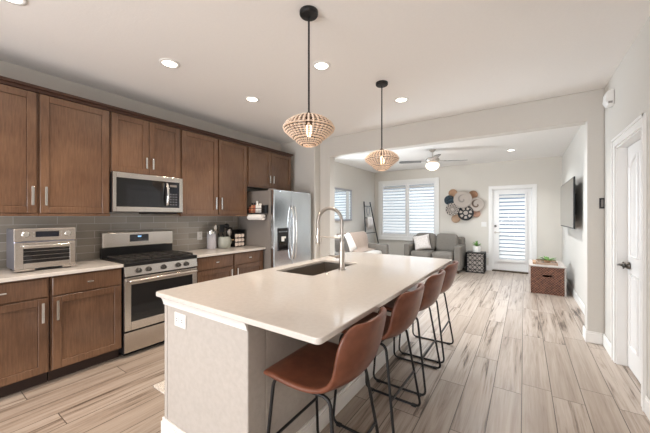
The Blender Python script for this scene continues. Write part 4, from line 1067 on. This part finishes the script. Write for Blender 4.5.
# ================================================================ SIDE TABLE + PLANT
t = thing('side_table', 'dark lattice drum side table beside the loveseat', 'side table', (-.99, 8.17, 0))
tx, ty, hs, th_ = -.99, 8.15, .205, .49
obj('table_top', MB().box(tx - hs, tx + hs, ty - hs, ty + hs, th_ - .022, th_), M['black'], t, bevel=.004)
obj('base', MB().box(tx - hs, tx + hs, ty - hs, ty + hs, 0, .022), M['black'], t, bevel=.004)
obj('lining', MB().box(tx - hs + .03, tx + hs - .03, ty - hs + .03, ty + hs - .03, .022, th_ - .022), M['pillow_w'], t, label='pale inner core')
z0, z1 = .022, th_ - .022; n = 4; cw = 2 * hs / n; nz = 4; ch = (z1 - z0) / nz
for side, f in (('front', lambda u, z: (tx + u, ty - hs + .006, z)), ('right', lambda u, z: (tx + hs - .006, ty + u, z)), ('left', lambda u, z: (tx - hs + .006, ty + u, z)), ('back', lambda u, z: (tx + u, ty + hs - .006, z))):
    mb = MB()
    for i in range(n):
        for j in range(nz):
            u0, u1, a0, a1 = -hs + cw * i, -hs + cw * (i + 1), z0 + ch * j, z0 + ch * (j + 1); um, zm = (u0 + u1) / 2, (a0 + a1) / 2
            for p, q in (((u0, zm), (um, a1)), ((um, a1), (u1, zm)), ((u1, zm), (um, a0)), ((um, a0), (u0, zm)), ((u0, zm), (u1, zm))): mb.tube([f(*p), f(*q)], .0065, 5)
    for u in (-hs + .006, hs - .006): mb.tube([f(u, z0), f(u, z1)], .008, 6)
    obj('lattice_panel', mb, M['black'], t)
def leafy(x, y, z, n, L, spread, wd, par, m_, up=.6):
    mb = MB()
    for i in range(n):
        a = 2 * PI * i / n * 2.4 + random.random(); l = L * random.uniform(.7, 1.1); el = random.uniform(.25, 1.3) * up + .25
        d = Vector((math.cos(a) * math.cos(el) * spread, math.sin(a) * math.cos(el) * spread, math.sin(el))); sd = Vector((-math.sin(a), math.cos(a), 0))
        G = []
        for k in range(5):
            s = k / 4; c = Vector((x, y, z)) + d * l * s + Vector((0, 0, -.25 * l * s * s)); ww = wd * math.sin(PI * min(.97, .12 + s * .88)) 
            G.append([c - sd * ww, c + Vector((0, 0, -ww * .2)), c + sd * ww])
        mb.sheet(G, .0015)
    return obj('foliage', mb, m_, par, smooth=True)
t = thing('potted_plant', 'spiky green plant in a white pot on the lattice side table', 'plant', (-.97, 8.12, th_))
obj('pot', MB().lathe([(.07, 0), (.085, .01), (.09, .15), (.082, .15), (.078, .13)], (-.97, 8.10, th_), 24), M['pot'], t, smooth=False)
leafy(-.97, 8.10, th_ + .13, 34, .20, .9, .013, t, M['green'], up=.9)

# ================================================================ WICKER TRUNK bench
t = thing('storage_bench', 'whitewashed low bench beside the right wall holding a wicker basket', 'bench', (.34, 6.8, 0))
qx0, qx1, qy0, qy1 = .075, .60, 6.44, 7.32
obj('bench_top', MB().box(qx0, qx1, qy0, qy1, .478, .497), M['marble'], t, bevel=.004)
for x in (qx0 + .002, qx1 - .022):
    for y in (qy0 + .004, qy1 - .044): obj('leg', MB().box(x, x + .02, y, y + .04, 0, .478), M['marble'], t, bevel=.003)
M['wicker'] = mat('brown_wicker', (.2, .09, .05), .65); tt = NT(M['wicker'])
g = tt.n('ShaderNodeTexCoord'); sp = tt.n('ShaderNodeSeparateXYZ', {0: g.outputs['Object']})
hz = tt.math('ADD', sp.outputs[0], sp.outputs[1])
rw = tt.math('MULTIPLY', sp.outputs[2], 1 / .022); par_ = tt.math('MULTIPLY', tt.math('MODULO', tt.math('FLOOR', rw), 2.0), PI)
wv = tt.math('MULTIPLY', tt.math('ABSOLUTE', tt.math('SINE', tt.math('MULTIPLY_ADD', hz, 75.0, tt.math('MULTIPLY', par_, .5)))), tt.math('ABSOLUTE', tt.math('SINE', tt.math('MULTIPLY', rw, PI))))
nn = tt.n('ShaderNodeTexNoise', {'Vector': g.outputs['Object'], 'Scale': 22., 'Detail': 4.})
ff = tt.math('ADD', tt.math('MULTIPLY', wv, .5), tt.math('MULTIPLY', nn.outputs[0], .6))
tt.l(tt.ramp(ff, [(.30, (.035, .013, .008)), (.52, (.13, .050, .028)), (.80, (.27, .125, .075))]), tt.b.inputs['Base Color']); tt.bump(wv, .8, .006)
t = thing('wicker_basket', 'brown wicker storage basket under the white bench top', 'basket', (.335, 6.85, 0))
bx0, bx1, by0, by1, bz1 = .102, .573, 6.45, 7.27, .462
mb = MB(); hy = (bx0 + bx1) / 2
mb.box(bx0, bx1, by0, by0 + .02, .0, .30); mb.box(bx0, hy - .07, by0, by0 + .02, .30, .345); mb.box(hy + .07, bx1, by0, by0 + .02, .30, .345); mb.box(bx0, bx1, by0, by0 + .02, .345, bz1)
mb.box(bx0, bx1, by1 - .02, by1, 0, bz1); mb.box(bx0, bx0 + .02, by0 + .02, by1 - .02, 0, bz1); mb.box(bx1 - .02, bx1, by0 + .02, by1 - .02, 0, bz1); mb.box(bx0 + .02, bx1 - .02, by0 + .02, by1 - .02, 0, .02)
obj('basket_body', mb, M['wicker'], t, label='woven brown basket sides with a slot handle')
mb = MB(); mb.tube(round_path([(bx0, by0 + .01, bz1), (bx1, by0 + .01, bz1), (bx1, by1 - .01, bz1), (bx0, by1 - .01, bz1)], .02, 3, loop=True), .012, 8, loop=True)
obj('rim', mb, M['wicker'], t)
obj('handle_slot', MB().tube(round_path([(hy - .07, by0, .30), (hy + .07, by0, .30), (hy + .07, by0, .345), (hy - .07, by0, .345)], .01, 3, loop=True), .006, 6, loop=True), M['wicker'], t)
t = thing('serving_tray', 'pale rectangular wooden tray on the white bench top', 'tray', (.36, 6.85, .497))
mb = MB(); mb.box(.19, .50, 6.60, 7.12, .4975, .509)
for (a_, b_, c_, d_) in ((.19, .20, 6.60, 7.12), (.49, .50, 6.60, 7.12), (.20, .49, 6.60, 6.612), (.20, .49, 7.108, 7.12)): mb.box(a_, b_, c_, d_, .509, .537)
obj('tray_body', mb, wood('whitewashed_tray_wood', (.30, .20, .14), (.42, .30, .22)), t, bevel=.002)
t = thing('small_plant', 'small leafy green plant on the wooden tray', 'plant', (.36, 6.85, .5095))
obj('pot', MB().lathe([(.045, 0), (.06, .05), (.052, .05)], (.36, 6.86, .5095), 18), M['tan'], t)
leafy(.36, 6.86, .547, 24, .15, 1.3, .022, t, M['green'], up=.45)
tag(obj('tray_book', MB().box(.135, .185, 6.62, 7.0, .498, .532), M['tan'], bevel=.002), 'small brown box beside the tray on the bench top', 'box') 
# dark bag behind the bench
t = thing('canvas_bag', 'charcoal canvas bag slumped against the right wall behind the bench', 'bag', (.62, 7.6, 0))
mb = cushion(.56, 7.62, .17, .22, .42, .34)
obj('bag_body', mb, M['bag'], t, smooth=True)
mb = MB(); mb.tube([(.56, 7.50, .32), (.53, 7.52, .40), (.53, 7.70, .40), (.56, 7.72, .32)], .01, 6)
obj('handle', mb, M['bag'], t, smooth=True, sub=1)
